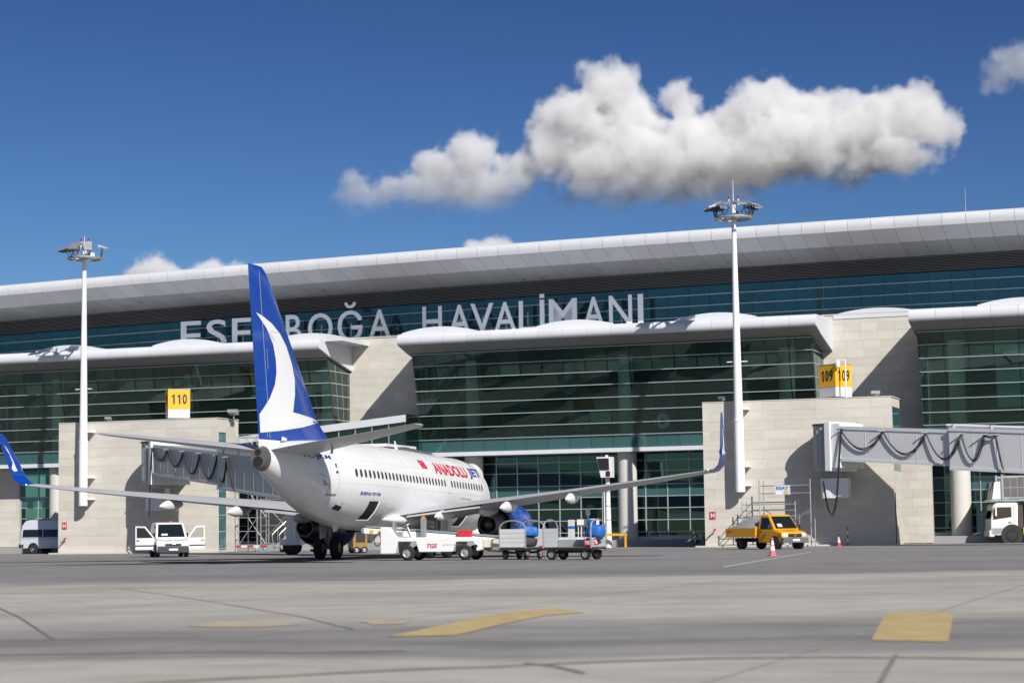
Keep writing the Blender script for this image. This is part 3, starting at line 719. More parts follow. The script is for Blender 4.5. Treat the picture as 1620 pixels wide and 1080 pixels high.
# ---------------------------------------------------------------- link bridge
e = thing('link_bridge', 'sloping white roofed glass link bridge between the 110 pier and the gate hall', 'bridge', fw(-44.0, 5.0, 0), -PHI)
L_ = 14.0
def lz(x): return 8.62 + x * 0.0905
def slab(x0, x1, y0, y1, a, b): return [(x0, y0, lz(x0) + a), (x1, y0, lz(x1) + a), (x1, y1, lz(x1) + a), (x0, y1, lz(x0) + a), (x0, y0, lz(x0) + b), (x1, y0, lz(x1) + b), (x1, y1, lz(x1) + b), (x0, y1, lz(x0) + b)]
ob('roof_slab', Geo().hexa(slab(-0.2, 13.4, -0.15, 2.9, -0.52, 0.0)), M_CLAD, e)
ob('floor_slab', Geo().hexa(slab(-0.2, 13.4, -0.1, 2.8, -3.6, -3.2)), M_CLAD, e)
for i in range(10):
    x0, x1 = i * 1.34, (i + 1) * 1.34
    ob('pane', Geo().hexa(slab(x0 + 0.03, x1 - 0.03, 0.0, 0.02, -3.18, -0.54)), M_GLASS, e)
    ob('mullion', Geo().hexa(slab(x0 - 0.03, x0 + 0.03, -0.06, 0.06, -3.2, -0.52)), M_BAR, e)
    ob('brace', Geo().tube([(x0 + 0.1, 0.25, lz(x0) - 3.1), (x1 - 0.1, 0.25, lz(x1) - 0.6)], 0.05, 6), M_FIX, e)
ob('handrail', Geo().hexa(slab(0, 13.4, -0.05, 0.0, -1.1, -1.03)), M_BAR, e)
ob('back_wall', Geo().hexa(slab(0, 13.4, 2.6, 2.7, -3.2, -0.52)), M_INT, e)
ob('end_pane', Geo().box(13.45, 13.5, 0.0, 2.8, lz(13.4) - 3.2, lz(13.4) + 0.05), M_GLASS, e)
# ---------------------------------------------------------------- the airliner
PSI = R(15.33); AC = (-6.48, 99.75)
ac = thing('airliner', 'white twin-engine airliner with blue tail and curved winglets parked at the stand', 'airplane', (AC[0], AC[1], 0), R(90) - PSI)
# local frame: +x towards the nose, +y to port; stations a run aft from the nose
def A(a, b, z): return (16.6 - a, -b, z)
M_AW = mat('aircraft_white', (0.82, 0.82, 0.815), 0.3, coat=0.3)
M_AG = mat('aircraft_grey', (0.50, 0.51, 0.53), 0.38, noise=0.06, nscale=1.0)
M_AB = mat('aircraft_blue', (0.003, 0.058, 0.36), 0.25, noise=0.05, nscale=0.8, coat=0.4)
M_AW2 = mat('fin_white', (0.83, 0.83, 0.83), 0.3)
M_ARED = mat('livery_red', (0.62, 0.012, 0.05), 0.4); M_ANAVY = mat('livery_navy', (0.02, 0.03, 0.28), 0.4)
M_AWIN = mat('cabin_window', (0.025, 0.027, 0.03), 0.15); M_ALINE = mat('panel_line', (0.35, 0.35, 0.36), 0.6)
M_SEAM = mat('skin_seam', (0.60, 0.60, 0.60), 0.5)
M_HOLE = mat('opening_shade', (0.012, 0.012, 0.012), 0.9); M_TITAN = mat('exhaust_metal', (0.20, 0.19, 0.185), 0.45, metal=0.6)  # near-black hole colour stands in for the shade inside openings
FUS = [  # a, top, bottom, half width
    (0.0, 2.52, 2.42, 0.02), (0.25, 2.90, 2.03, 0.42), (0.8, 3.32, 1.68, 0.80), (1.6, 3.90, 1.40, 1.18), (2.4, 4.50, 1.24, 1.46), (3.4, 4.98, 1.16, 1.70),
    (4.8, 5.20, 1.12, 1.84), (6.5, 5.27, 1.13, 1.88), (10, 5.34, 1.20, 1.88), (14, 5.41, 1.30, 1.88), (17, 5.45, 1.35, 1.88), (19, 5.47, 1.38, 1.88), (21, 5.48, 1.42, 1.86), (23, 5.49, 1.53, 1.79),
    (25, 5.48, 1.80, 1.63), (27, 5.42, 2.24, 1.37), (28.5, 5.35, 2.70, 1.12), (30, 5.24, 3.22, 0.83), (31.2, 5.10, 3.62, 0.58), (32.0, 4.98, 3.90, 0.42), (32.45, 4.86, 4.05, 0.33)]
def fus(a):
    t, b, w = interp(FUS, a); return (t + b) / 2, (t - b) / 2, w
def fpt(a, z, off=0.0, side=1):
    zc, hh, w = fus(a); q = max(-0.999, min(0.999, (z - zc) / hh)); return A(a, side * (w * math.sqrt(1 - q * q) + off), z)
rings = []
st_a = [0, 0.12, 0.25, 0.5, 0.8, 1.2, 1.6, 2, 2.4, 2.9, 3.4, 4.1, 4.8, 5.6] + [6.5 + i * 0.9 for i in range(15)] + [20 + i * 0.6 for i in range(20)] + [32.0, 32.45]
for a in st_a:
    zc, hh, w = fus(a); rings.append([A(a, w * math.cos(2 * math.pi * k / 48), zc + hh * math.sin(2 * math.pi * k / 48)) for k in range(48)])
body = ob('fuselage', Geo().loft(rings), M_AW, ac, smooth=60)
# wing to body fairing
g = Geo(); rg = []
for i in range(13):
    t = i / 12; a = 10.0 + t * 10.6; k = math.sin(math.pi * t) ** 0.5; zz = fus(a)[0] - fus(a)[1]
    rg.append([A(a, 1.93 * (0.55 + 0.45 * k) * math.cos(q) * 1.0, zz + 0.50 + (0.66 * k + 0.02) * math.sin(q)) for q in [2 * math.pi * j / 28 for j in range(28)]])
ob('belly_fairing', g.loft(rg), M_AW, ac, smooth=60)
# tail exhaust
zc, hh, w = fus(32.45)
ob('exhaust_ring', Geo().loft([[A(32.05 + 0.42 * t, (fus(32.05 + 0.42 * t)[2] + 0.012) * math.cos(2 * math.pi * k / 24), fus(32.05 + 0.42 * t)[0] + (fus(32.05 + 0.42 * t)[1] + 0.012) * math.sin(2 * math.pi * k / 24)) for k in range(24)] for t in (0, 0.5, 1.0)]), M_TITAN, body, smooth=50)
ob('exhaust_hole', Geo().lathe([(-0.02, 0.22), (0.02, 0.22)], axis=0, c=A(32.49, 0.0, 4.30), seg=16), M_HOLE, body)
ob('exhaust_hole', Geo().lathe([(-0.02, 0.13), (0.02, 0.13)], axis=0, c=A(32.49, 0.0, 4.70), seg=16), M_HOLE, body)
# aerofoil lofts
AF = [(0, 0), (0.015, 0.25), (0.06, 0.55), (0.15, 0.85), (0.30, 1.0), (0.50, 0.88), (0.75, 0.50), (0.94, 0.14), (1.0, 0.03)]
def aero(secs, up):
    """secs: (LE a, b, z, chord, half thickness, thickness direction (b, z))"""
    rg = []
    for a, b, z, c, t, n in secs:
        p = [A(a + x * c, b + n[0] * t * y, z + n[1] * t * y) for x, y in AF] + [A(a + x * c, b - n[0] * t * y * up, z - n[1] * t * y * up) for x, y in AF[::-1][:-1]]
        rg.append(p)
    return Geo().loft(rg)
# fin
def fin_le(z): return 31.74 - (12.52 - z) * (31.74 - 25.69) / (12.52 - 6.39)
def fin_te(z): return 33.52 - (12.5 - z) * (33.52 - 32.36) / (12.5 - 5.2)
def fin_t(z): return lerp(0.27, 0.09, (z - 5) / 7.5)
zs = [4.9 + i * 0.38 for i in range(20)] + [12.3, 12.46, 12.52]
def le2(z): return fin_le(z) - (max(0, 6.6 - z) ** 2) * 0.62
secs = []
for z in zs:
    e_ = max(0, z - 12.25) ; secs.append((le2(z) + e_ * 1.0, 0, z, fin_te(z) - le2(z) - e_ * 1.0, fin_t(z) * (1 - e_ * 1.5), (1, 0)))
fin = ob('fin', aero(secs, 1.0), M_AB, ac, smooth=40)
ob('fin_root', aero([(22.4, 0, 4.6, 9.9, 0.34, (1, 0)), (23.2, 0, 5.0, 9.2, 0.33, (1, 0)), (24.2, 0, 5.24, 8.2, 0.29, (1, 0))], 1.0), M_AW, fin, smooth=40)
def fin_surf(side):
    def fn(a, z):
        c = fin_te(z) - le2(z); x = min(1, max(0, (a - le2(z)) / c))
        for i in range(len(AF) - 1):
            if x <= AF[i + 1][0]:
                y = lerp(AF[i][1], AF[i + 1][1], (x - AF[i][0]) / (AF[i + 1][0] - AF[i][0])); break
        return A(a, side * (fin_t(z) * y + 0.02), z)
    return fn
BIRD = [(32.79, 10.53), (32.17, 10.43), (31.26, 10.19), (30.41, 9.83), (29.69, 9.35), (29.11, 8.65), (28.82, 7.98), (28.83, 7.29), (29.06, 6.53), (28.01, 6.47), (26.63, 6.38), (25.75, 6.26),
        (28.02, 5.92), (30.23, 5.68), (32.30, 5.51), (32.40, 6.28), (31.99, 6.56), (31.43, 7.0), (30.93, 7.62), (30.78, 8.12), (30.85, 8.66), (31.13, 9.31), (31.76, 9.93)]
for sd in (1, -1): tag(ob('bird_emblem', surf_patch(BIRD, fin_surf(sd), 5), M_AW2, fin, smooth=30), 'white swooping bird shape on the blue fin')
g = Geo()
for z in (5.35, 8.2): g.tube([fin_surf(1)(31.6, z), fin_surf(1)(31.75, z + 0.9)], 0.006, 4)
g.tube([fin_surf(1)(lerp(31.35, 32.55, t), lerp(5.3, 12.3, t)) for t in [i / 12 for i in range(13)]], 0.008, 4)
ob('rudder_hinge_line', g, M_AG, fin)
ob('fin_aerial', Geo().tube([A(31.6, 0.2, 9.85), A(31.3, 0.42, 9.78)], 0.02, 5), M_AG, fin)
# tailplane
for sd in (1, -1):
    s_ = [(27.3, 0.3 * sd, 4.80, 4.6, 0.24, (0, 1)), (28.0, 1.2 * sd, 4.92, 4.15, 0.21, (0, 1)), (30.0, 4.5 * sd, 5.32, 2.80, 0.13, (0, 1)), (31.7, 7.0 * sd, 5.62, 1.72, 0.07, (0, 1)), (32.2, 7.17 * sd, 5.65, 1.25, 0.03, (0, 1))]
    st_ = ob('tailplane', aero(s_, 1.0), M_AG, ac, smooth=40)
    g = Geo(); g.cyl(A(31.9, 1.15 * sd, 4.85), A(31.7, 1.2 * sd, 4.6), 0.05, 0.04, 6); g.cyl(A(30.3, 2.5 * sd, 4.95), A(30.4, 2.5 * sd, 4.65), 0.05, 0.06, 6); ob('elevator_fitting', g, M_AG, st_)
# wings
WS = [(10.6, 0.8, 1.98, 8.6, 0.50, (0, 1)), (11.3, 1.9, 2.15, 7.2, 0.46, (0, 1)), (13.1, 5.0, 2.52, 5.15, 0.33, (0, 1)), (15.6, 9.8, 3.02, 3.75, 0.22, (0, 1)), (18.0, 14.2, 3.50, 2.55, 0.14, (0, 1)), (19.45, 17.0, 3.84, 1.70, 0.09, (0, 1))]
WL = [(19.45, 17.0, 3.84, 1.70, 0.085, (0.0, 1)), (19.62, 17.28, 3.90, 1.64, 0.08, (-0.35, 0.93)), (19.85, 17.5, 4.08, 1.55, 0.075, (-0.75, 0.66)), (20.15, 17.62, 4.42, 1.42, 0.07, (-0.95, 0.3)), (20.85, 17.72, 5.25, 1.10, 0.05, (-0.99, 0.12)), (21.65, 17.82, 6.12, 0.72, 0.03, (-0.99, 0.12)), (21.95, 17.85, 6.36, 0.48, 0.015, (-0.99, 0.12))]
for sd in (1, -1):
    fl = lambda S: [(a, b * sd, z, c, t, (n[0] * sd, n[1])) for a, b, z, c, t, n in S]
    wing = ob('wing', aero(fl(WS), 0.75), M_AG, ac, smooth=45)
    wl_ = ob('winglet', aero(fl(WL), 1.0), M_AB, wing, smooth=50)
    bird2 = [(0.30, 0.95), (0.62, 0.70), (0.72, 0.42), (0.62, 0.22), (0.95, 0.12), (0.20, 0.05), (0.10, 0.15), (0.40, 0.35), (0.46, 0.62)]
    for off in (0.035, -0.035):
        def wlf(x, y, off=off):
            z = lerp(4.45, 5.9, y); a0 = lerp(20.2, 21.5, y); c = lerp(1.40, 0.85, y); b = lerp(17.63, 17.80, y)
            return A(a0 + c * (1 - x) * 0.95, (b + off * (1.9 - y)) * sd, z)
        ob('bird_emblem', surf_patch(bird2, wlf, 2), M_AW2, wing)
    # flap track fairings
    for b, ln in ((3.6, 3.0), (6.9, 2.9), (10.2, 2.6)):
        za = interp([(s[1], s[0], s[2], s[3]) for s in WS], b); te = za[0] + za[2]; zz = za[1]
        pr = []
        for i in range(11):
            t = i / 10; r = max(0.02, math.sin(math.pi * min(1, t * 0.93 + 0.05)) ** 0.7); a = te - 1.75 + t * ln
            pr.append([A(a, b * sd + 0.19 * r * math.cos(q), zz - 0.24 - 0.12 * t + 0.28 * r * math.sin(q)) for q in [2 * math.pi * j / 14 for j in range(14)]])
        ob('flap_fairing', Geo().loft(pr), M_AW, wing, smooth=50)
    # drooped inboard flap
    ob('flap', Geo().hexa([A(17.3, 2.0 * sd, 2.02), A(17.2, 5.6 * sd, 2.42), A(18.75, 5.4 * sd, 2.36), A(18.95, 2.0 * sd, 1.98), A(17.3, 2.0 * sd, 2.20), A(17.2, 5.6 * sd, 2.56), A(18.75, 5.4 * sd, 2.42), A(18.95, 2.0 * sd, 2.04)]), M_AG, wing)
    # static wicks and light
    ob('tip_light', Geo().lathe([(-0.06, 0.02), (0, 0.06), (0.06, 0.02)], axis=0, c=A(21.15, 17.0 * sd, 3.86), seg=8), M_LAMP, wing)
    # engine
    ce = (A(0, 4.83 * sd, 0)[1], 1.58)
    eng = ob('engine_cowl', Geo().lathe([(16.6 - a, r) for a, r in ((9.75, 0.80), (9.68, 0.86), (9.66, 0.92), (9.75, 0.99), (10.1, 1.06), (10.8, 1.12), (11.6, 1.12), (12.4, 1.06), (13.2, 0.95), (13.55, 0.88), (13.55, 0.83), (13.0, 0.83), (11.5, 0.80))], axis=0, c=(0, ce[0], ce[1]), seg=36), M_AB, wing, smooth=50)
    ob('core_cowl', Geo().lathe([(16.6 - a, r) for a, r in ((12.6, 0.70), (13.5, 0.66), (14.2, 0.56), (14.75, 0.46), (14.75, 0.42), (13.9, 0.40))], axis=0, c=(0, ce[0], ce[1]), seg=28), M_TITAN, eng, smooth=50)
    ob('exhaust_plug', Geo().lathe([(16.6 - a, r) for a, r in ((13.9, 0.30), (14.6, 0.24), (15.2, 0.06), (15.25, 0.01))], axis=0, c=(0, ce[0], ce[1]), seg=20), M_TITAN, eng, smooth=50)
    ob('fan_duct', Geo().lathe([(16.6 - a, r) for a, r in ((12.55, 0.86), (12.6, 0.60))], axis=0, c=(0, ce[0], ce[1]), seg=28), M_HOLE, eng)
    ob('fan', Geo().lathe([(16.6 - a, r) for a, r in ((10.4, 0.80), (10.45, 0.2), (10.1, 0.02))], axis=0, c=(0, ce[0], ce[1]), seg=28), M_HOLE, eng)
    py = []
    for a, z0, z1, hw in ((10.9, 2.62, 2.72, 0.05), (11.8, 2.55, 2.86, 0.17), (13.0, 2.35, 2.80, 0.20), (14.2, 1.98, 2.55, 0.20), (15.4, 2.0, 2.40, 0.12), (16.2, 2.12, 2.30, 0.03)):
        py.append([A(a, 4.83 * sd - hw, z0), A(a, 4.83 * sd + hw, z0), A(a, 4.83 * sd + hw, z1), A(a, 4.83 * sd - hw, z1)])
    ob('pylon', Geo().loft(py), M_AW, wing, smooth=30)
    # main gear
    gear = ob('main_gear_strut', Geo().cyl(A(16.6, 2.86 * sd, 0.55), A(16.45, 2.75 * sd, 2.2), 0.12, 0.17, 12), M_GREY, ac, smooth=40)
    ob('side_brace', Geo().cyl(A(16.55, 2.8 * sd, 1.25), A(16.5, 1.5 * sd, 1.75), 0.06, 0.07, 8), M_GREY, gear)
    ob('drag_link', Geo().tube([A(16.75, 2.86 * sd, 0.6), A(17.0, 2.86 * sd, 0.95), A(16.75, 2.86 * sd, 1.3)], 0.05, 6), M_GREY, gear)
    ob('axle', Geo().cyl(A(16.6, (2.86 - 0.6) * sd, 0.55), A(16.6, (2.86 + 0.6) * sd, 0.55), 0.07, 0.07, 8), M_GREY, gear)
    ob('gear_door', Geo().box(16.6 - 17.0, 16.6 - 16.0, -(2.86 + 0.28) * sd - 0.02, -(2.86 + 0.28) * sd + 0.02, 1.0, 2.1), M_AW, gear)
    for o_ in (-0.43, 0.43):
        yb = -(2.86 * sd + o_)
        ob('tyre', Geo().lathe([(-0.19, 0.26), (-0.20, 0.38), (-0.19, 0.48), (-0.13, 0.54), (0, 0.556), (0.13, 0.54), (0.19, 0.48), (0.20, 0.38), (0.19, 0.26)], axis=1, c=(0, yb, 0.555), seg=28, caps=False), M_RUBBER, gear, smooth=40)
        ob('wheel_rim', Geo().lathe([(-0.17, 0.06), (-0.15, 0.24), (-0.17, 0.27), (0.17, 0.27), (0.15, 0.24), (0.17, 0.06)], axis=1, c=(0, yb, 0.555), seg=20), M_GREY, gear, smooth=30)
# wheel well under the belly
ob('wheel_well', Geo().box(16.6 - 17.6, 16.6 - 15.9, -1.55, 1.55, 1.30, 1.42), M_HOLE, ac)
# nose gear
ng_ = ob('nose_gear_strut', Geo().cyl(A(4.0, 0, 0.35), A(3.9, 0, 1.5), 0.09, 0.12, 10), M_GREY, ac)
for o_ in (-0.2, 0.2): ob('nose_tyre', Geo().lathe([(-0.1, 0.16), (-0.1, 0.30), (0, 0.345), (0.1, 0.30), (0.1, 0.16)], axis=1, c=(16.6 - 4.0, o_, 0.345), seg=20), M_RUBBER, ng_, smooth=40)
# cabin windows, both sides
def win_z(a): return 3.93 + 0.019 * (a - 22)
wa = [24.85 - 0.508 * i for i in range(26)] + [10.95 - 0.508 * i for i in range(12)]
for sd in (1, -1):
    for a in wa:
        zc_ = win_z(a); poly = [(a + 0.125 * math.copysign(abs(math.cos(q)) ** 0.7, math.cos(q)), zc_ + 0.185 * math.copysign(abs(math.sin(q)) ** 0.7, math.sin(q))) for q in [2 * math.pi * j / 14 for j in range(14)]]
        ob('window', Geo().sheet([fpt(x, z, 0.008, sd) for x, z in poly]), M_AWIN, body)
# skin joints
for a in (3.6, 6.0, 9.2, 13.6, 17.4, 20.6, 25.6, 28.3, 30.4):
    zc, hh, w = fus(a); ob('skin_joint', Geo().tube([A(a, (w + 0.001) * math.cos(2 * math.pi * k / 40), zc + (hh + 0.001) * math.sin(2 * math.pi * k / 40)) for k in range(41)], 0.006, 4), M_SEAM, body)
for z_ in (3.35, 4.42):
    ob('skin_joint', Geo().tube([fpt(5.5 + i * 0.6, z_ - 0.0175 * (16.6 - (5.5 + i * 0.6)) * 1.0, 0.001) for i in range(36)], 0.005, 4), M_SEAM, body)
# doors: outline strips
def outline(pts, r, name, m, n=10, side=1, off=0.006):
    P = []
    for (x0, z0), (x1, z1) in zip(pts, pts[1:] + pts[:1]):
        P += [fpt(lerp(x0, x1, i / n), lerp(z0, z1, i / n), off, side) for i in range(n)]
    P.append(P[0]); return ob(name, Geo().tube(P, r, 4), m, body)
outline([(27.35, 4.78), (26.60, 4.80), (26.55, 3.02), (27.35, 3.0)], 0.012, 'aft_service_door', M_ALINE)
outline([(11.75, 4.25), (11.2, 4.25), (11.2, 3.25), (11.75, 3.25)], 0.008, 'overwing_exit', M_ALINE)
outline([(4.9, 4.5), (4.2, 4.45), (4.2, 2.75), (4.9, 2.78)], 0.010, 'front_service_door', M_ALINE)
ob('door_handle', surf_patch([(26.86, 4.02), (26.66, 4.02), (26.66, 3.92), (26.86, 3.92)], lambda x, y: fpt(x, y, 0.012), 1), M_BLACK, body)
ob('door_porthole', surf_patch([(26.85, 4.35), (26.72, 4.35), (26.72, 4.18), (26.85, 4.18)], lambda x, y: fpt(x, y, 0.012), 1), M_AWIN, body)
ob('door_sill', surf_patch([(27.4, 3.0), (26.55, 3.02), (26.55, 2.93), (27.4, 2.91)], lambda x, y: fpt(x, y, 0.012), 2), M_GREY, body)
# cargo holds standing open, their shade laid on the skin as near-black patches
def hatch(a0, a1, z0, z1, name):
    h = ob(name, surf_patch([(a1, z0), (a0, z0), (a0, z1), (a1, z1)], lambda x, y: fpt(x, y, 0.010), 6), M_HOLE, body, smooth=30)
    P = [fpt(lerp(a1, a0, i / 12) , z0, 0.02) for i in range(13)] + [fpt(a0, lerp(z0, z1, i / 12), 0.02) for i in range(13)]
    ob('hatch_seal', Geo().tube(P, 0.035, 5), M_WHITE, body)
hatch(22.05, 23.15, 1.86, 2.72, 'rear_cargo_hatch'); hatch(7.6, 8.8, 1.55, 2.60, 'front_cargo_hatch')
# outflow valve, access panels, aerials
ob('outflow_valve', surf_patch([(26.15, 2.55), (25.5, 2.45), (25.5, 2.26), (26.15, 2.36)], lambda x, y: fpt(x, y, 0.010), 2), M_HOLE, body)
for pl in ([(28.3, 3.9), (27.7, 3.75), (27.75, 3.72), (28.3, 3.86)], [(27.95, 3.66), (27.6, 3.46), (27.4, 3.36), (27.85, 3.40)], [(25.7, 2.62), (25.6, 2.62), (25.6, 2.55), (25.7, 2.55)]):
    ob('access_panel', surf_patch(pl, lambda x, y: fpt(x, y, 0.010), 2), M_GREY, body)
ob('blade_aerial', Geo().loft([[A(14.6, -0.02, 5.38), A(14.6, 0.02, 5.38), A(14.2, 0.02, 5.38), A(14.2, -0.02, 5.38)], [A(14.75, -0.008, 5.85), A(14.75, 0.008, 5.85), A(14.6, 0.008, 5.85), A(14.6, -0.008, 5.85)]]), M_AW, body)
ob('tail_skid', Geo().loft([[A(23.6, -0.06, 1.75), A(23.6, 0.06, 1.75), A(22.9, 0.06, 1.6), A(22.9, -0.06, 1.6)], [A(23.5, -0.03, 1.35), A(23.5, 0.03, 1.35), A(23.2, 0.03, 1.35), A(23.2, -0.03, 1.35)]]), M_AW, body)
# lettering on the starboard side
def fus_text(name, txt, a_left, a_right, z0, z1, m, bold=0.0, shear=0.0, slope=0.019, cuts=1):
    v, f = text2d(txt, bold, shear); p = fit(v, 0, 1, 0, 1)
    am = (a_left + a_right) / 2
    return ob(name, surf_patch((p, f), lambda x, y: fpt(lerp(a_left, a_right, x), lerp(z0, z1, y) + slope * (lerp(a_left, a_right, x) - am), 0.014), cuts), m, body)
fus_text('airline_lettering', 'ANADOLU', 13.2, 7.35, 4.15, 4.76, M_ARED, 0.03, 0.12)
fus_text('airline_lettering', 'JET', 7.05, 4.55, 4.05, 4.66, M_ANAVY, 0.028, 0.12)
fus_text('registration', 'TC-JKM', 29.6, 27.05, 4.50, 4.74, M_ANAVY, 0.02, 0.0)
fus_text('type_lettering', 'BOEING 737-700', 24.4, 22.05, 2.98, 3.12, M_ANAVY, 0.03, 0.3)
fus_text('small_lettering', 'TURKISH AIRLINES', 9.6, 7.6, 2.93, 3.03, M_ALINE, 0.0, 0.0)['kind'] = 'stuff'
ob('flag', surf_patch([(15.2, 4.86), (14.3, 4.84), (14.3, 4.42), (15.2, 4.44)], lambda x, y: fpt(x, y, 0.012), 3), M_ARED, body)
cres = [(14.80 + 0.13 * math.cos(q), 4.64 + 0.13 * math.sin(q)) for q in [R(50 + 26 * i) for i in range(11)]] + [(14.77 + 0.10 * math.cos(q), 4.64 + 0.10 * math.sin(q)) for q in [R(310 - 26 * i) for i in range(11)]]
ob('flag_crescent', surf_patch(cres, lambda x, y: fpt(x, y, 0.016), 0), M_AW2, body)
# fin base emblem speck
ob('fin_base_lettering', surf_patch([(30.6, 5.24), (30.0, 5.26), (30.0, 5.36), (30.55, 5.42)], lambda x, y: A(x, 0.30, y), 1), M_AW2, fin)
# ---------------------------------------------------------------- jet bridges
M_JB = mat('bridge_grey', (0.36, 0.375, 0.40), 0.4, noise=0.05, nscale=0.6); M_JB2 = mat('bridge_light', (0.66, 0.67, 0.69), 0.4)
M_JBW = mat('bridge_white', (0.78, 0.79, 0.80), 0.4); M_CABLE = mat('cable_black', (0.015, 0.015, 0.016), 0.6)
def along(p, q, t): return Vector(p).lerp(Vector(q), t)
def tunnel(name, e, p0, p1, hw, hh, m):
    """box corridor from p0 to p1 (floor centres), with ribs"""
    p0, p1 = Vector(p0), Vector(p1); d = (p1 - p0); n = Vector((-d.y, d.x, 0)).normalized()
    c = [p0 - n * hw, p1 - n * hw, p1 + n * hw, p0 + n * hw]; up = Vector((0, 0, hh))
    t = ob(name, Geo().hexa(c + [q + up for q in c]), m, e)
    for side in (-1, 1):
        for z0, z1 in ((-0.04, 0.14), (hh - 0.16, hh + 0.05)):
            b = [p0 + n * side * hw, p1 + n * side * hw]; o_ = n * side * 0.05
            v = [b[0], b[1], b[1] + o_, b[0] + o_]
            ob('edge_rail', Geo().hexa([q + Vector((0, 0, z0)) for q in v] + [q + Vector((0, 0, z1)) for q in v]), M_JB2, t)
    k = max(2, int(d.length / 1.6))
    for i in range(1, k):
        q = p0.lerp(p1, i / k)
        for side in (-1, 1):
            b = q + n * side * hw; dd = d.normalized() * 0.02; o_ = n * side * 0.012
            v = [b - dd, b + dd, b + dd + o_, b - dd + o_]
            ob('seam', Geo().hexa([w + Vector((0, 0, 0.16)) for w in v] + [w + Vector((0, 0, hh - 0.18)) for w in v]), m, t)
    return t, n
def festoon(e, pts, sag, r=0.045):
    """hanging cable between carriers"""
    P = []
    for i in range(len(pts) - 1):
        a, b = Vector(pts[i]), Vector(pts[i + 1])
        for k in range(10):
            t = k / 10; P.append(a.lerp(b, t) - Vector((0, 0, sag[i] * 4 * t * (1 - t))))
    P.append(Vector(pts[-1]))
    o = ob('festoon_cable', Geo().tube(P, r, 6), M_CABLE, e, smooth=60)
    off = Vector((0.05, -0.05, -0.09))
    ob('festoon_cable', Geo().tube([p + off for p in P], r * 0.6, 5), M_CABLE, e, smooth=60)
    for p in pts[:-1]: ob('cable_carrier', Geo().box(p[0] - 0.28, p[0] + 0.28, p[1] - 0.04, p[1] + 0.04, p[2] + 0.0, p[2] + 0.06), M_GREY, e)
def rotunda(e, c, z0, z1, r, wall_d):
    g = Geo(); n = 40
    ring = lambda z: [(c[0] + (r + (0.05 if k % 2 else 0)) * math.cos(2 * math.pi * k / n), c[1] + (r + (0.05 if k % 2 else 0)) * math.sin(2 * math.pi * k / n), z) for k in range(n)]
    o = ob('rotunda_curtain', g.loft([ring(z0), ring(z1)]), M_JB, e)
    ob('rotunda_cap', Geo().cyl((c[0], c[1], z1), (c[0], c[1], z1 + 0.1), r + 0.14, r + 0.12, 28), M_BLACK, e)
    ob('rotunda_base', Geo().cyl((c[0], c[1], z0 - 0.25), (c[0], c[1], z0), r * 0.9, r + 0.05, 24), M_GREY, e)
    return o
# --- the bridge docked to the airliner
def br(label, s, d, z, L_end, n_seg):
    pass
jb = thing('jet_bridge', 'grey jet bridge with looping cables docked to the airliner nose', 'jet bridge', (0, 0, 0), 0.0, 'jet bridges')
c = fw(-46.75, -2.0, 0)
nose = Vector((AC[0], AC[1], 0)) + Vector((math.sin(PSI), math.cos(PSI), 0)) * (16.6 - 5.0) + Vector((-math.cos(PSI), math.sin(PSI), 0)) * 3.6
rot_z0, rot_z1 = 5.3, 7.95
rotunda(jb, c, rot_z0, rot_z1, 1.5, 0)
d_ = (Vector((nose.x, nose.y, 0)) - Vector((c.x, c.y, 0))); dn = d_.normalized(); sn = Vector((-dn.y, dn.x, 0))
q = c + dn * 1.2
ob('rotunda_frame', Geo().hexa([q - sn * 1.5 + Vector((0, 0, 4.9)), q + dn * 0.5 - sn * 1.5 + Vector((0, 0, 4.9)), q + dn * 0.5 + sn * 1.5 + Vector((0, 0, 4.9)), q + sn * 1.5 + Vector((0, 0, 4.9)),
                             q - sn * 1.5 + Vector((0, 0, 8.05)), q + dn * 0.5 - sn * 1.5 + Vector((0, 0, 8.05)), q + dn * 0.5 + sn * 1.5 + Vector((0, 0, 8.05)), q + sn * 1.5 + Vector((0, 0, 8.05))]), M_JBW, jb, bevel=0.04)
p0 = c + dn * 1.6 + Vector((0, 0, 5.62)); p1 = Vector((nose.x, nose.y, 2.62))
Lb = (p1 - p0).length
pa = p0.lerp(p1, 0.40)
tunnel('inner_tunnel', jb, p0, pa, 1.30, 2.12, M_JB)
pb0 = p0.lerp(p1, 0.375) - Vector((0, 0, 0.22)); pb1 = p0.lerp(p1, 0.94) - Vector((0, 0, 0.22))
_, nrm = tunnel('outer_tunnel', jb, pb0, pb1, 1.52, 2.5, M_JB)
# cables along the side facing the stand
side = -1 if (nrm.y > 0) else 1
fs = []
for t in (0.004, 0.095, 0.185, 0.275, 0.365, 0.43):
    w = p0.lerp(p1, t) + nrm * side * (1.42 if t < 0.37 else 1.64) + Vector((0, 0, 1.9)); fs.append(tuple(w))
w = p0.lerp(p1, 0.465) + nrm * side * 1.66 + Vector((0, 0, -0.1)); fs.append(tuple(w))
festoon(jb, fs, [0.8, 1.05, 1.4, 1.55, 1.65, 0.25])
vz = fs[0]; ob('drop_cable', Geo().tube([vz, (vz[0] - 0.12, vz[1], vz[2] - 2.4), (vz[0] - 0.15, vz[1], 2.6)], 0.05, 6), M_CABLE, jb)
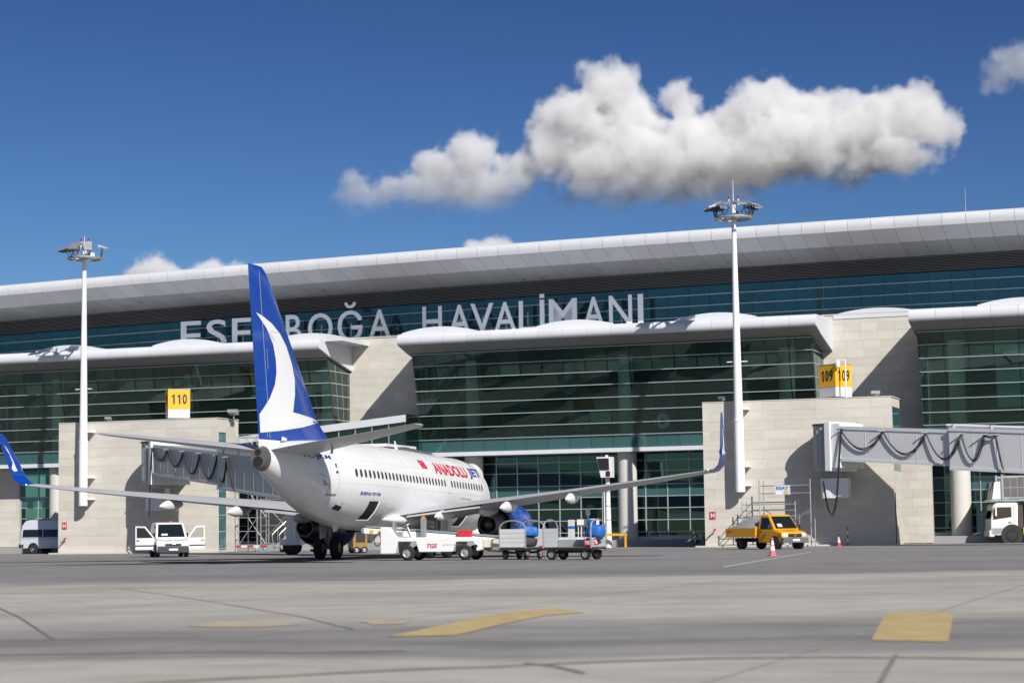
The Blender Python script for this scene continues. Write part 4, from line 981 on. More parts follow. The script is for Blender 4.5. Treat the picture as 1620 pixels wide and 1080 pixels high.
# cab and hood at the nose
cabp = p0.lerp(p1, 0.97)
ob('cab', Geo().hexa([cabp - dn * 1.6 - sn * 1.7 - Vector((0, 0, 0.3)), cabp + dn * 1.3 - sn * 1.7 - Vector((0, 0, 0.3)), cabp + dn * 1.3 + sn * 1.7 - Vector((0, 0, 0.3)), cabp - dn * 1.6 + sn * 1.7 - Vector((0, 0, 0.3)),
                  cabp - dn * 1.6 - sn * 1.7 + Vector((0, 0, 3.1)), cabp + dn * 1.3 - sn * 1.7 + Vector((0, 0, 3.1)), cabp + dn * 1.3 + sn * 1.7 + Vector((0, 0, 3.1)), cabp - dn * 1.6 + sn * 1.7 + Vector((0, 0, 3.1))]), M_JB2, jb)
M_HOOD = mat('hood_fabric', (0.13, 0.13, 0.14), 0.8)
hd_ = Vector((math.sin(PSI), math.cos(PSI), 0)); st_v = Vector((math.cos(PSI), -math.sin(PSI), 0))
base = Vector((AC[0], AC[1], 0))
for k in range(9):          # pleated hood folded down over the fuselage
    t = k / 8; rr = 2.2 + 0.12 * (k % 2); pts = []
    o_ = base + hd_ * (16.6 - 5.0) - st_v * (3.0 - t * 1.6)
    top = lerp(5.95, 5.55, t)
    arc = [(x, top - 0.9 * (1 - math.sqrt(max(0, 1 - (x / 2.4) ** 2)))) for x in [-2.3 + i * 0.46 for i in range(11)]]
    ring = [o_ + hd_ * x + Vector((0, 0, z + 0.06 * (k % 2))) for x, z in arc] + [o_ + hd_ * x + Vector((0, 0, z - 0.10)) for x, z in arc[::-1]]
    ring2 = [v + st_v * 0.19 for v in ring]
    ob('hood_pleat', Geo().loft([ring, ring2]), M_HOOD, jb)
ob('cab_roof', Geo().hexa([base + hd_ * x - st_v * y + Vector((0, 0, z)) for z in (5.92, 6.08) for x, y in ((9.4, 3.0), (14.6, 3.0), (14.6, 5.4), (9.4, 5.4))]), M_JBW, jb)
# drive column under the outer tunnel
dc = p0.lerp(p1, 0.62)
ob('drive_column', Geo().box(dc.x - 0.25, dc.x + 0.25, dc.y - 1.3, dc.y - 0.9, 0.9, dc.z - 0.2).box(dc.x - 0.25, dc.x + 0.25, dc.y + 0.9, dc.y + 1.3, 0.9, dc.z - 0.2).box(dc.x - 0.6, dc.x + 0.6, dc.y - 1.4, dc.y + 1.4, 0.6, 0.95), M_JBW, jb)
for o_ in (-1.1, 1.1): ob('drive_wheel', Geo().lathe([(-0.2, 0.2), (-0.2, 0.42), (0, 0.48), (0.2, 0.42), (0.2, 0.2)], axis=1, c=(dc.x, dc.y + o_, 0.48), seg=18), M_RUBBER, jb, smooth=40)
# service box slung under the rotunda and wall corridor
def service_box(e, s, d, z0, z1, w):
    p = fw(s, d, 0); m4 = Matrix.Translation(p) @ Matrix.Rotation(-PHI, 4, 'Z')
    pr = [(-w, 0.6), (-w, -0.35), (-w * 0.8, -0.62), (-w * 0.3, -0.75), (w * 0.3, -0.75), (w * 0.8, -0.62), (w, -0.35), (w, 0.6)]
    ob('service_box', Geo().prism(pr, 2, z0, z1).xf(m4), M_JBW, e, smooth=30)
    ob('hanger', Geo().box(-0.5, 0.5, -0.4, 0.4, z1, z1 + 0.55).xf(m4), M_GREY, e)
service_box(jb, -47.2, -1.5, 3.08, 4.15, 1.05)
pp = fw(-46.75, 0, 0); m4 = Matrix.Translation(pp) @ Matrix.Rotation(-PHI, 4, 'Z')
ob('wall_corridor', Geo().box(-1.2, 1.2, -1.9, -0.012, 5.4, 7.9).xf(m4), M_JB, jb)
# --- the idle bridge by the 109 pier
jb2 = thing('jet_bridge', 'grey jet bridge standing idle above the parked catering truck', 'jet bridge', (0, 0, 0), 0.0, 'jet bridges')
c = fw(1.85, -1.7, 0)
rotunda(jb2, c, 5.05, 7.75, 1.0, 0)
ang = PHI + R(24); dn = Vector((math.cos(ang), -math.sin(ang), 0)); sn = Vector((-dn.y, dn.x, 0))
q = c + dn * 0.75
def blk(o0, o1, w0, w1, z0, z1): return [o0 - sn * w0 + Vector((0, 0, z0)), o1 - sn * w1 + Vector((0, 0, z0)), o1 + sn * w1 + Vector((0, 0, z0)), o0 + sn * w0 + Vector((0, 0, z0)), o0 - sn * w0 + Vector((0, 0, z1)), o1 - sn * w1 + Vector((0, 0, z1)), o1 + sn * w1 + Vector((0, 0, z1)), o0 + sn * w0 + Vector((0, 0, z1))]
ob('rotunda_frame', Geo().hexa(blk(q - dn * 0.15, q + dn * 0.28, 1.5, 1.5, 4.77, 7.92)), M_JBW, jb2, bevel=0.03)
ob('rotunda_frame', Geo().hexa(blk(q + dn * 0.30, q + dn * 0.95, 1.35, 1.35, 4.95, 7.80)), M_JBW, jb2, bevel=0.03)
p0 = q + dn * 0.95 + Vector((0, 0, 5.42)); p1 = p0 + dn * 26 + Vector((0, 0, -1.9))
tunnel('inner_tunnel', jb2, p0, p0.lerp(p1, 0.36), 1.30, 2.15, M_JB2)
_, nrm = tunnel('outer_tunnel', jb2, p0.lerp(p1, 0.31) - Vector((0, 0, 0.22)), p1 - Vector((0, 0, 0.22)), 1.52, 2.5, M_JB2)
side = -1 if (nrm.y > 0) else 1
fs = []
for t, w_ in ((0.005, 1.42), (0.125, 1.42), (0.245, 1.42), (0.345, 1.66), (0.405, 1.66), (0.435, 1.66)):
    fs.append(tuple(p0.lerp(p1, t) + nrm * side * w_ + Vector((0, 0, 1.95))))
fs.append(tuple(p0.lerp(p1, 0.452) + nrm * side * 1.68 + Vector((0, 0, -0.05))))
festoon(jb2, fs, [1.15, 1.35, 1.55, 1.55, 0.1, 0.15])
v0 = fs[0]; festoon(jb2, [v0, (v0[0] - 0.4, v0[1] - 0.1, v0[2] - 4.2), (v0[0] - 1.25, v0[1] - 0.2, v0[2] - 3.2)], [0.0, 1.6])
ob('roof_pipe', Geo().tube([p0.lerp(p1, 0.30) + nrm * side * 1.3 + Vector((0, 0, 2.45)), p1 + nrm * side * 1.3 + Vector((0, 0, 2.45))], 0.09, 8), M_JBW, jb2)
for i in range(6):
    w = p0.lerp(p1, 0.32 + i * 0.1) + nrm * side * 1.3 + Vector((0, 0, 2.35)); ob('pipe_clamp', Geo().box(w.x - 0.12, w.x + 0.12, w.y - 0.12, w.y + 0.12, w.z - 0.1, w.z + 0.2), M_GALV, jb2)
service_box(jb2, 2.1, -1.5, 3.08, 4.34, 0.88)
pp = fw(1.85, 0, 0); m4 = Matrix.Translation(pp) @ Matrix.Rotation(-PHI, 4, 'Z')
ob('wall_corridor', Geo().box(-0.9, 0.9, -1.6, -0.012, 5.1, 7.7).xf(m4), M_JB, jb2)
ob('bridge_leg', Geo().cyl(p1 + Vector((-1.5, 0, -p1.z + 0.0)), p1 + Vector((-1.5, 0, -0.2)), 0.35, 0.35, 14), M_JBW, jb2)
# ---------------------------------------------------------------- floodlight masts on the piers
M_MAST = mat('mast_white', (0.80, 0.81, 0.82), 0.35, noise=0.03)
def mast(s, label, seed, heads, zb, zt_, brk, rod):
    e = thing('light_mast', label, 'light mast', fw(s, -0.75, 0), -PHI, 'apron light masts'); rnd = random.Random(seed)
    ob('pole', Geo().lathe([(zb, 0.33), (8.3, 0.33), (8.32, 0.31), (zt_ - 2, 0.17), (zt_, 0.15)], axis=2, seg=20), M_MAST, e, smooth=40)
    ob('collar', Geo().lathe([(8.25, 0.34), (8.25, 0.36), (8.37, 0.36), (8.37, 0.34)], axis=2, seg=20), M_MAST, e)
    for z in brk: ob('wall_bracket', Geo().box(-0.05, 0.62, -0.02, 0.72, z - 0.06, z + 0.06), M_MAST, e)
    ob('step_arm', Geo().box(-0.7, 0.7, -0.04, 0.04, 12.2, 12.26), M_MAST, e)
    # lamp ring
    rg = ob('lamp_ring', Geo().tube([(1.25 * math.cos(t), 1.25 * math.sin(t), zt_ + 0.12) for t in [2 * math.pi * i / 24 for i in range(25)]], 0.08, 6), M_GALV, e)
    ob('ring_spokes', Geo().box(-1.25, 1.25, -0.05, 0.05, zt_ + 0.05, zt_ + 0.13).box(-0.05, 0.05, -1.25, 1.25, zt_ + 0.05, zt_ + 0.13), M_GALV, e)
    ob('head_frame', Geo().cyl((0, 0, zt_), (0, 0, zt_ + 1.25), 0.16, 0.14, 12), M_MAST, e)
    for i in range(7):
        t = rnd.uniform(0, 6.28); ob('control_gear', Geo().box(1.1 * math.cos(t) - 0.16, 1.1 * math.cos(t) + 0.16, 1.1 * math.sin(t) - 0.16, 1.1 * math.sin(t) + 0.16, zt_ + 0.15, zt_ + rnd.uniform(0.3, 0.5)), M_MAST if i % 2 else M_GALV, e)
    for (t, tilt, sz) in heads:
        dx, dy = math.cos(t), math.sin(t); c = Vector((1.3 * dx, 1.3 * dy, zt_ + 0.95)); u = Vector((dx, dy, -math.tan(tilt))).normalized(); v = Vector((-dy, dx, 0)); n = u.cross(v)
        a = 0.55 * sz; b = 0.36 * sz
        pts = [c - u * a * 0.5 - v * b, c + u * a - v * b * 0.8, c + u * a + v * b * 0.8, c - u * a * 0.5 + v * b]
        h = ob('lamp_head', Geo().hexa([p - n * 0.05 for p in pts] + [p + n * 0.10 * (1.6 if i in (0, 3) else 0.4) for i, p in enumerate(pts)]), M_GALV, e)
        ob('lens', Geo().hexa([p - n * 0.075 for p in pts] + [p - n * 0.052 for p in pts]), mat('lamp_lens', (0.05, 0.06, 0.055), 0.15), h)
        ob('stirrup', Geo().tube([(1.25 * dx, 1.25 * dy, zt_ + 0.15), c - v * b * 0.9 - Vector((0, 0, 0.25)), c - v * b * 0.9], 0.03, 5).tube([(1.25 * dx, 1.25 * dy, zt_ + 0.15), c + v * b * 0.9 - Vector((0, 0, 0.25)), c + v * b * 0.9], 0.03, 5), M_BLACK, h)
    ob('lightning_rod', Geo().cyl((0, 0, zt_ + 1.2), (0, 0, zt_ + rod), 0.03, 0.012, 6), M_MAST, e)
    for x in (-0.30, 0.34):
        ob('beacon_stem', Geo().cyl((x, 0, zt_ + 1.0), (x, 0, zt_ + 1.45), 0.05, 0.05, 6), M_MAST, e)
        ob('beacon', Geo().cyl((x, 0, zt_ + 1.45), (x, 0, zt_ + 1.66), 0.07, 0.055, 8), mat('beacon_red', (0.22, 0.02, 0.03), 0.4), e)
mast(-4.36, 'white floodlight mast rising beside the right wingtip', 3, [(R(180), R(12), 1.3), (R(215), R(14), 1.1), (R(150), R(5), 1.1), (R(255), R(10), 1.1), (R(300), R(10), 1.1), (R(330), R(8), 1.2), (R(0), R(14), 1.2), (R(40), R(8), 1.0)], 3.6, 21.7, (4.05, 5.3, 9.1), 2.75)
mast(-54.17, 'white floodlight mast crossed by the left wing', 4, [(R(180), R(10), 1.5), (R(160), R(3), 1.2), (R(270), R(30), 1.1), (R(310), R(45), 1.0), (R(20), R(10), 0.9)], 3.55, 21.9, (4.05, 5.65, 9.05), 1.85)
# ---------------------------------------------------------------- vehicles and ground equipment
def wheel(parent, x, y, r, w, rim=M_GREY, hub=0.55, steer=0.0):
    s = 1 if y >= 0 else -1
    t = ob('wheel', Geo().lathe([(-w / 2, r * 0.55), (-w / 2, r * 0.86), (-w * 0.36, r * 0.98), (0, r), (w * 0.36, r * 0.98), (w / 2, r * 0.86), (w / 2, r * 0.55)], axis=1, seg=24, caps=False), M_RUBBER, parent, smooth=40, loc=(x, y, r), rot=(0, 0, steer))
    ob('rim', Geo().lathe([(-w * 0.4, r * 0.1), (-w * 0.3, r * 0.45), (-w * 0.42, r * 0.58), (w * 0.42, r * 0.58), (w * 0.3, r * 0.45), (w * 0.4, r * 0.1)], axis=1, seg=18), rim, t, smooth=30)
    return t
def side_panel(parent, name, pts, wfun, m, s, off=0.006, t=0.02):
    """flat piece on the flank: polygon (x, z), placed at y = +-wfun(z)"""
    v = [(x, s * (wfun(z) + off), z) for x, z in pts]; u = [(x, s * (wfun(z) - t), z) for x, z in pts]; n = len(pts)
    return ob(name, Geo().add(v + u, [tuple(range(n)), tuple(range(2 * n - 1, n - 1, -1))] + [(i, (i + 1) % n, n + (i + 1) % n, n + i) for i in range(n)]), m, parent)
def prof_body(parent, name, prof, wfun, m, bevel=0.04):
    g = Geo(); n = len(prof)
    g.add([(x, wfun(z), z) for x, z in prof] + [(x, -wfun(z), z) for x, z in prof], [tuple(range(n)), tuple(range(2 * n - 1, n - 1, -1))] + [(i, (i + 1) % n, n + (i + 1) % n, n + i) for i in range(n)])
    return ob(name, g, m, parent, smooth=35, bevel=bevel, seg=3)
def front_panel(parent, name, p0, p1, hw0, hw1, m, off=0.012, inset=0.0):
    """sloped cross panel (windscreen): from profile point p0 (x,z) to p1, half widths at each"""
    d = Vector((p1[0] - p0[0], 0, p1[1] - p0[1])).normalized(); n = Vector((d.z, 0, -d.x))
    if n.x < 0: n = -n
    a, b = Vector((p0[0], 0, p0[1])), Vector((p1[0], 0, p1[1]))
    q = [a + Vector((0, -hw0, 0)), a + Vector((0, hw0, 0)), b + Vector((0, hw1, 0)), b + Vector((0, -hw1, 0))]
    return ob(name, Geo().hexa([v - n * 0.02 for v in q] + [v + n * off for v in q]), m, parent)
M_VANW = mat('van_white', (0.80, 0.80, 0.81), 0.3, coat=0.4); M_VANB = mat('bumper_dark', (0.05, 0.052, 0.055), 0.55)
# --- white van with both front doors open
van = thing('white_van', 'small white van facing the camera with both front doors open', 'van', (-20.7, 121.5, 0), R(-74))
van.scale = (1.05, 1.05, 1.05)
W = lambda z: 0.90 - 0.0 * z if z < 1.05 else 0.90 - (z - 1.05) * 0.14
low = [(-2.1, 0.32), (-2.15, 0.55), (-2.15, 1.05), (1.25, 1.05), (1.95, 0.92), (2.12, 0.72), (2.14, 0.45), (2.05, 0.28)]
vb = prof_body(van, 'body', low, lambda z: 0.90, M_VANW, 0.06)
prof_body(van, 'cabin', [(-2.14, 1.05), (-2.1, 1.88), (-1.9, 1.95), (0.05, 1.96), (0.35, 1.90), (1.22, 1.06)], W, M_VANW, 0.05)
front_panel(van, 'windscreen', (1.16, 1.13), (0.42, 1.84), 0.76, 0.66, M_CARGLASS)
ob('bumper', Geo().prism([(1.95, 0.26), (2.2, 0.26), (2.22, 0.62), (1.95, 0.66)], 1, -0.86, 0.86), M_VANB, van, bevel=0.03)
ob('grille', Geo().box(2.08, 2.16, -0.45, 0.45, 0.66, 0.76), M_BLACK, van)
for s in (1, -1):
    ob('headlight', Geo().hexa([(1.86, s * 0.52, 0.70), (2.13, s * 0.52, 0.70), (2.06, s * 0.86, 0.72), (1.8, s * 0.88, 0.72), (1.72, s * 0.54, 0.99), (1.95, s * 0.54, 0.93), (1.9, s * 0.85, 0.95), (1.66, s * 0.88, 0.99)]), M_LAMP, van)
    wheel(van, 1.35, s * 0.83, 0.32, 0.21); wheel(van, -1.3, s * 0.83, 0.32, 0.21)
    for x in (1.35, -1.3): ob('wheel_arch', Geo().cyl((x, s * 0.70, 0.34), (x, s * 0.905, 0.34), 0.40, 0.40, 22), M_BLACK, van)
    side_panel(van, 'rear_side_window', [(-1.9, 1.15), (-0.6, 1.15), (-0.6, 1.75), (-1.85, 1.75)], W, M_CARGLASS, s)
    side_panel(van, 'door_opening', [(-0.2, 0.5), (0.95, 0.5), (0.95, 1.08), (0.35, 1.76), (-0.2, 1.8)], lambda z: 0.90 if z < 1.05 else W(z), M_HOLE, s, 0.008)
    # the open door, swung on its front edge
    de = empty('front_door', (0.98, s * 0.91, 0), R(-68) * s, van)
    dp = Geo().prism([(-1.12, 0.42), (0.0, 0.42), (0.0, 1.06), (-0.55, 1.74), (-1.12, 1.76)], 1, -0.04, 0.04); ob('door_skin', dp, M_VANW, de, bevel=0.015)
    ob('door_window', Geo().prism([(-1.03, 1.1), (-0.10, 1.1), (-0.58, 1.66), (-1.03, 1.68)], 1, -0.05, 0.05), M_CARGLASS if s < 0 else mat('door_glass_light', (0.35, 0.34, 0.31), 0.1), de)
    ob('door_trim', Geo().prism([(-1.12, 0.62), (0.0, 0.62), (0.0, 0.69), (-1.12, 0.69)], 1, -0.055, 0.055), M_VANB, de)
    ob('door_handle', Geo().box(-1.05, -0.88, -0.06, 0.06, 0.92, 0.97), M_BLACK, de)
    ob('mirror', Geo().box(-0.16, 0.02, -0.28 * s - 0.12, -0.28 * s + 0.12, 1.08, 1.36), M_BLACK, de, bevel=0.03)
ob('number_plate', Geo().box(2.215, 2.235, -0.25, 0.25, 0.38, 0.49), M_WHITE, van)
ob('badge', Geo().cyl((2.13, 0, 0.82), (2.16, 0, 0.83), 0.07, 0.07, 12), M_CHROME, van); ob('bonnet_seam', Geo().tube([(1.28, -0.80, 1.062), (1.96, -0.78, 0.93), (2.02, 0, 0.90), (1.96, 0.78, 0.93), (1.28, 0.80, 1.062)], 0.008, 4), M_BLACK, van)
ob('beacon', Geo().cyl((-0.1, 0.1, 1.96), (-0.1, 0.1, 2.08), 0.07, 0.05, 10), M_RED, van)
ob('dashboard_paper', Geo().box(1.02, 1.08, -0.55, -0.2, 1.18, 1.32), mat('paper', (0.75, 0.75, 0.7), 0.7), van)
# --- minibus half hidden behind the pier
pb = fw(-60.15, 5.6, 0)
bus = thing('minibus', 'pale minibus in shade half hidden behind the travertine pier', 'minibus', (pb.x, pb.y, 0), -PHI)
M_BUS = mat('minibus_silver', (0.60, 0.63, 0.68), 0.3, coat=0.3)
Wb = lambda z: 0.98 if z < 1.15 else 0.98 - (z - 1.15) * 0.10
prof_body(bus, 'body', [(-2.9, 0.42), (-2.95, 0.7), (-2.95, 1.15), (2.2, 1.15), (2.75, 1.05), (2.9, 0.8), (2.9, 0.4)], lambda z: 0.98, M_BUS, 0.05)
prof_body(bus, 'cabin', [(-2.95, 1.15), (-2.85, 2.2), (-2.6, 2.52), (-2.2, 2.62), (0.9, 2.62), (1.5, 2.4), (2.3, 1.16)], Wb, M_BUS, 0.08)
for s in (1, -1):
    side_panel(bus, 'side_window', [(-2.75, 1.28), (-0.95, 1.28), (-0.95, 1.88), (-2.7, 1.88)], Wb, M_CARGLASS, s); side_panel(bus, 'side_window', [(-0.88, 1.28), (0.5, 1.28), (0.5, 1.88), (-0.88, 1.88)], Wb, M_CARGLASS, s); side_panel(bus, 'cab_window', [(0.62, 1.28), (1.9, 1.28), (1.45, 1.88), (0.62, 1.88)], Wb, M_CARGLASS, s)
    for x in (-1.75, 1.85):
        ob('wheel_arch', Geo().cyl((x, s * 0.80, 0.40), (x, s * 0.99, 0.40), 0.47, 0.47, 24), M_BLACK, bus); wheel(bus, x, s * 0.905, 0.36, 0.24)
ob('rear_bumper', Geo().box(-3.08, -2.6, -0.98, 0.98, 0.45, 0.78), M_BLACK, bus, bevel=0.03); ob('roof_vent', Geo().box(-1.6, -0.9, -0.4, 0.4, 2.62, 2.70), M_GREY, bus, bevel=0.02)
for s in (1, -1): ob('tail_lamp', Geo().box(-2.97, -2.90, s * 0.80 - 0.08, s * 0.80 + 0.08, 0.95, 1.5), M_RED, bus)
front_panel(bus, 'windscreen', (2.22, 1.28), (1.62, 2.22), 0.85, 0.75, M_CARGLASS)
# --- yellow pickup truck
tr = thing('pickup_truck', 'yellow dropside pickup truck with a grey covered load beside the scaffold', 'pickup truck', (14.75, 118.4, 0), R(-57))
M_TY = mat('truck_yellow', (0.78, 0.36, 0.012), 0.35, coat=0.3, noise=0.04)
Wt = lambda z: 0.93 if z < 1.15 else 0.93 - (z - 1.15) * 0.17
prof_body(tr, 'cab_lower', [(0.25, 0.38), (0.25, 1.15), (1.55, 1.15), (2.28, 0.98), (2.40, 0.74), (2.42, 0.45), (2.3, 0.38)], lambda z: 0.93, M_TY, 0.06)
prof_body(tr, 'cab_upper', [(0.25, 1.15), (0.28, 1.92), (0.42, 2.0), (1.0, 1.99), (1.12, 1.93), (1.75, 1.12)], Wt, M_TY, 0.05)
front_panel(tr, 'windscreen', (1.72, 1.19), (1.18, 1.88), 0.80, 0.70, M_CARGLASS, 0.02)
ob('wiper', Geo().tube([(1.76, -0.3, 1.2), (1.5, 0.1, 1.52)], 0.012, 4), M_BLACK, tr); ob('wiper', Geo().tube([(1.76, 0.35, 1.2), (1.5, 0.65, 1.5)], 0.012, 4), M_BLACK, tr)
ob('dashboard_paper', Geo().hexa([(1.69, -0.62, 1.28), (1.69, -0.30, 1.28), (1.55, -0.30, 1.45), (1.55, -0.62, 1.45), (1.72, -0.62, 1.29), (1.72, -0.30, 1.29), (1.58, -0.30, 1.46), (1.58, -0.62, 1.46)]), MATS['paper'], tr)
for s in (1, -1):
    side_panel(tr, 'side_window', [(0.45, 1.18), (1.52, 1.18), (1.08, 1.82), (0.50, 1.84)], Wt, M_CARGLASS, s)
    side_panel(tr, 'door_seam', [(0.36, 0.45), (0.375, 0.45), (0.375, 1.15), (0.36, 1.15)], lambda z: 0.93, M_BLACK, s, 0.004)
    side_panel(tr, 'door_handle', [(0.45, 1.0), (0.62, 1.0), (0.62, 1.05), (0.45, 1.05)], lambda z: 0.93, M_BLACK, s, 0.03)
    ob('headlight', Geo().hexa([(2.2, s * 0.52, 0.74), (2.44, s * 0.52, 0.74), (2.38, s * 0.88, 0.74), (2.15, s * 0.9, 0.74), (2.15, s * 0.52, 0.93), (2.38, s * 0.52, 0.92), (2.32, s * 0.88, 0.92), (2.1, s * 0.9, 0.93)]), M_LAMP, tr)
    ob('indicator', Geo().box(2.12, 2.33, s * 0.91 - 0.04, s * 0.91 + 0.04, 0.75, 0.92), M_ORANGE, tr)
    ob('mirror', Geo().box(1.42, 1.52, s * 1.0, s * 1.22, 1.12, 1.42), M_BLACK, tr, bevel=0.03)
    ob('wheel_arch', Geo().cyl((1.72, s * 0.72, 0.36), (1.72, s * 0.936, 0.36), 0.42, 0.42, 24), M_BLACK, tr)
    wheel(tr, 1.72, s * 0.86, 0.34, 0.21, M_GREY); wheel(tr, -1.45, s * 0.74, 0.34, 0.36, M_BLACK)
ob('bumper', Geo().prism([(2.28, 0.36), (2.52, 0.36), (2.54, 0.66), (2.28, 0.70)], 1, -0.95, 0.95), mat('truck_bumper', (0.13, 0.14, 0.15), 0.5), tr, bevel=0.03)
ob('grille', Geo().box(2.40, 2.45, -0.5, 0.5, 0.72, 0.88), M_BLACK, tr); ob('badge', Geo().lathe([(2.45, 0.09), (2.47, 0.08)], axis=0, c=(0, 0, 0.80), seg=14), M_CHROME, tr)
ob('number_plate', Geo().box(2.535, 2.55, -0.26, 0.26, 0.46, 0.58), M_WHITE, tr)
v, f = text2d('TAV', 0.03); p = fit(v, -0.28, 0.28, 0, 0.14)
ob('bonnet_lettering', Geo().add([(2.05 - y * 0.97 + 0.012, x, 1.062 + y * 0.24) for x, y in p], f), M_RED, tr)
ob('chassis', Geo().box(-2.5, 0.4, -0.4, 0.4, 0.42, 0.66), M_BLACK, tr); ob('bed_floor', Geo().box(-2.6, 0.12, -1.0, 1.0, 0.70, 0.80), M_TY, tr)
for s in (1, -1): ob('dropside', Geo().box(-2.6, 0.12, s * 1.0 - 0.03, s * 1.0 + 0.03, 0.70, 1.22), M_TY, tr, bevel=0.01)
ob('tailboard', Geo().box(-2.63, -2.57, -1.0, 1.0, 0.70, 1.22), M_TY, tr, bevel=0.01); ob('headboard', Geo().box(0.06, 0.12, -1.0, 1.0, 0.70, 1.30), M_TY, tr)
side_panel(tr, 'dropside_lettering', [(-2.45, 1.0), (-2.05, 1.0), (-2.05, 1.08), (-2.45, 1.08)], lambda z: 1.03, M_RED, -1, 0.004)
ld = tag(Geo() and ob('tarpaulin_load', Geo().loft([[(x, -0.94, 0.81), (x, -0.92, 1.24), (x, -0.4, h), (x, 0.3, h + 0.05), (x, 0.92, 1.26), (x, 0.94, 0.81)] for x, h in ((-2.52, 1.26), (-2.2, 1.42), (-1.6, 1.70), (-0.9, 1.86), (-0.3, 1.80), (0.02, 1.70))]), mat('tarpaulin_grey', (0.33, 0.33, 0.33), 0.75, noise=0.15, nscale=2), None, smooth=30), 'grey tarpaulin covered load on the yellow pickup bed', 'load')
ld.location = tr.location; ld.rotation_euler = tr.rotation_euler
# --- catering truck at the frame edge
ct = thing('catering_truck', 'white cab-over catering lift truck standing under the idle jet bridge', 'truck', (35.0, 136.4, 0), R(176))
Wc = lambda z: 1.20
M_TW = mat('truck_white', (0.78, 0.78, 0.77), 0.35, coat=0.2)
prof_body(ct, 'cab', [(1.35, 0.62), (1.3, 2.62), (1.5, 2.68), (2.75, 2.66), (2.95, 2.5), (3.12, 1.55), (3.14, 0.55), (2.62, 0.5)], Wc, M_TW, 0.06)
for s in (1, -1):
    side_panel(ct, 'side_window', [(1.75, 1.72), (2.95, 1.55), (2.82, 2.38), (1.75, 2.38)], Wc, M_CARGLASS, s)
    side_panel(ct, 'step_panel', [(2.35, 0.6), (3.05, 0.6), (3.05, 1.0), (2.3, 1.0)], Wc, M_GREY, s, 0.01)
    side_panel(ct, 'door_handle', [(1.75, 1.32), (2.0, 1.32), (2.0, 1.38), (1.75, 1.38)], Wc, M_BLACK, s, 0.02)
    side_panel(ct, 'door_seam', [(1.58, 0.9), (1.60, 0.9), (1.60, 2.5), (1.58, 2.5)], Wc, M_BLACK, s, 0.004)
    ob('mirror', Geo().box(2.75, 2.85, s * 1.25, s * 1.45, 1.8, 2.4), M_TW, ct); ob('mirror_arm', Geo().cyl((2.8, s * 1.2, 2.45), (2.8, s * 1.35, 2.4), 0.02, 0.02, 5), M_BLACK, ct)
    ob('wheel_arch', Geo().cyl((1.75, s * 0.95, 0.52), (1.75, s * 1.215, 0.52), 0.70, 0.70, 28), M_BLACK, ct)
    for x in (1.75, -2.6): wheel(ct, x, s * 1.09, 0.50, 0.30, M_GREY)
    ob('side_guard', Geo().box(-2.0, 0.6, s * 1.1 - 0.03, s * 1.1 + 0.03, 0.62, 0.70).box(-2.0, 0.6, s * 1.1 - 0.03, s * 1.1 + 0.03, 0.85, 0.93), M_BLACK, ct)
    ob('hazard_plate', Geo().box(0.72, 1.0, s * 1.12 - 0.02, s * 1.12 + 0.02, 0.6, 1.0), M_YEL, ct)
    ob('fender', Geo().lathe([(-0.02, 0.66), (-0.02, 0.72), (0.03, 0.72), (0.03, 0.66)], axis=1, c=(1.75, s * 1.2, 0.52), seg=28), M_BLACK, ct)
front_panel(ct, 'windscreen', (3.10, 1.62), (2.93, 2.46), 1.05, 1.02, M_CARGLASS, 0.02)
ob('bumper', Geo().box(2.9, 3.25, -1.18, 1.18, 0.42, 0.85), M_TW, ct, bevel=0.05)
ob('chassis', Geo().box(-4.0, 2.6, -0.42, 0.42, 0.62, 0.92), M_BLACK, ct)
ob('machinery', Geo().box(0.9, 1.25, -1.0, 1.0, 0.95, 2.5), mat('machinery_dark', (0.07, 0.05, 0.045), 0.7), ct)
ob('box_body', Geo().box(-4.2, 0.72, -1.22, 1.22, 1.35, 3.95), M_TW, ct, bevel=0.02); ob('box_sill', Geo().box(-4.2, 0.8, -1.24, 1.24, 1.12, 1.34), M_GREY, ct)
ob('box_post', Geo().box(0.55, 0.80, -1.26, 1.26, 1.36, 3.9), M_GALV, ct)
ob('front_platform', Geo().box(0.8, 3.1, -1.2, 1.2, 2.78, 2.90), M_GALV, ct)
for s in (1, -1):
    ob('platform_frame', Geo().box(0.82, 2.35, s * 1.2 - 0.04, s * 1.2 + 0.04, 2.95, 3.05).box(0.82, 2.35, s * 1.2 - 0.04, s * 1.2 + 0.04, 4.35, 4.47).box(2.22, 2.35, s * 1.2 - 0.05, s * 1.2 + 0.05, 2.9, 4.55), M_GALV, ct)
    for i in range(3): ob('mesh_panel', Geo().box(0.88 + i * 0.45, 1.29 + i * 0.45, s * 1.2 - 0.015, s * 1.2 + 0.015, 3.08, 4.32), mat('mesh_grey', (0.14, 0.13, 0.125), 0.8), ct); ob('mesh_bar', Geo().box(0.85 + i * 0.45, 0.88 + i * 0.45, s * 1.2 - 0.03, s * 1.2 + 0.03, 3.05, 4.35), M_GALV, ct)
    ob('mesh_rail', Geo().box(0.85, 2.22, s * 1.2 - 0.028, s * 1.2 + 0.028, 3.66, 3.70), M_GALV, ct)
ob('shield_panel', Geo().prism([(2.37, 2.92), (2.98, 2.92), (2.80, 4.05), (2.37, 4.1)], 1, -1.15, 1.15), M_TW, ct)
ob('platform_guard', Geo().tube([(2.95, -1.1, 2.95), (2.85, -1.1, 4.1), (3.1, -1.1, 3.4), (3.15, -1.1, 2.95)], 0.04, 6).tube([(2.95, 1.1, 2.95), (2.85, 1.1, 4.1), (3.1, 1.1, 3.4)], 0.04, 6), M_BLACK, ct)
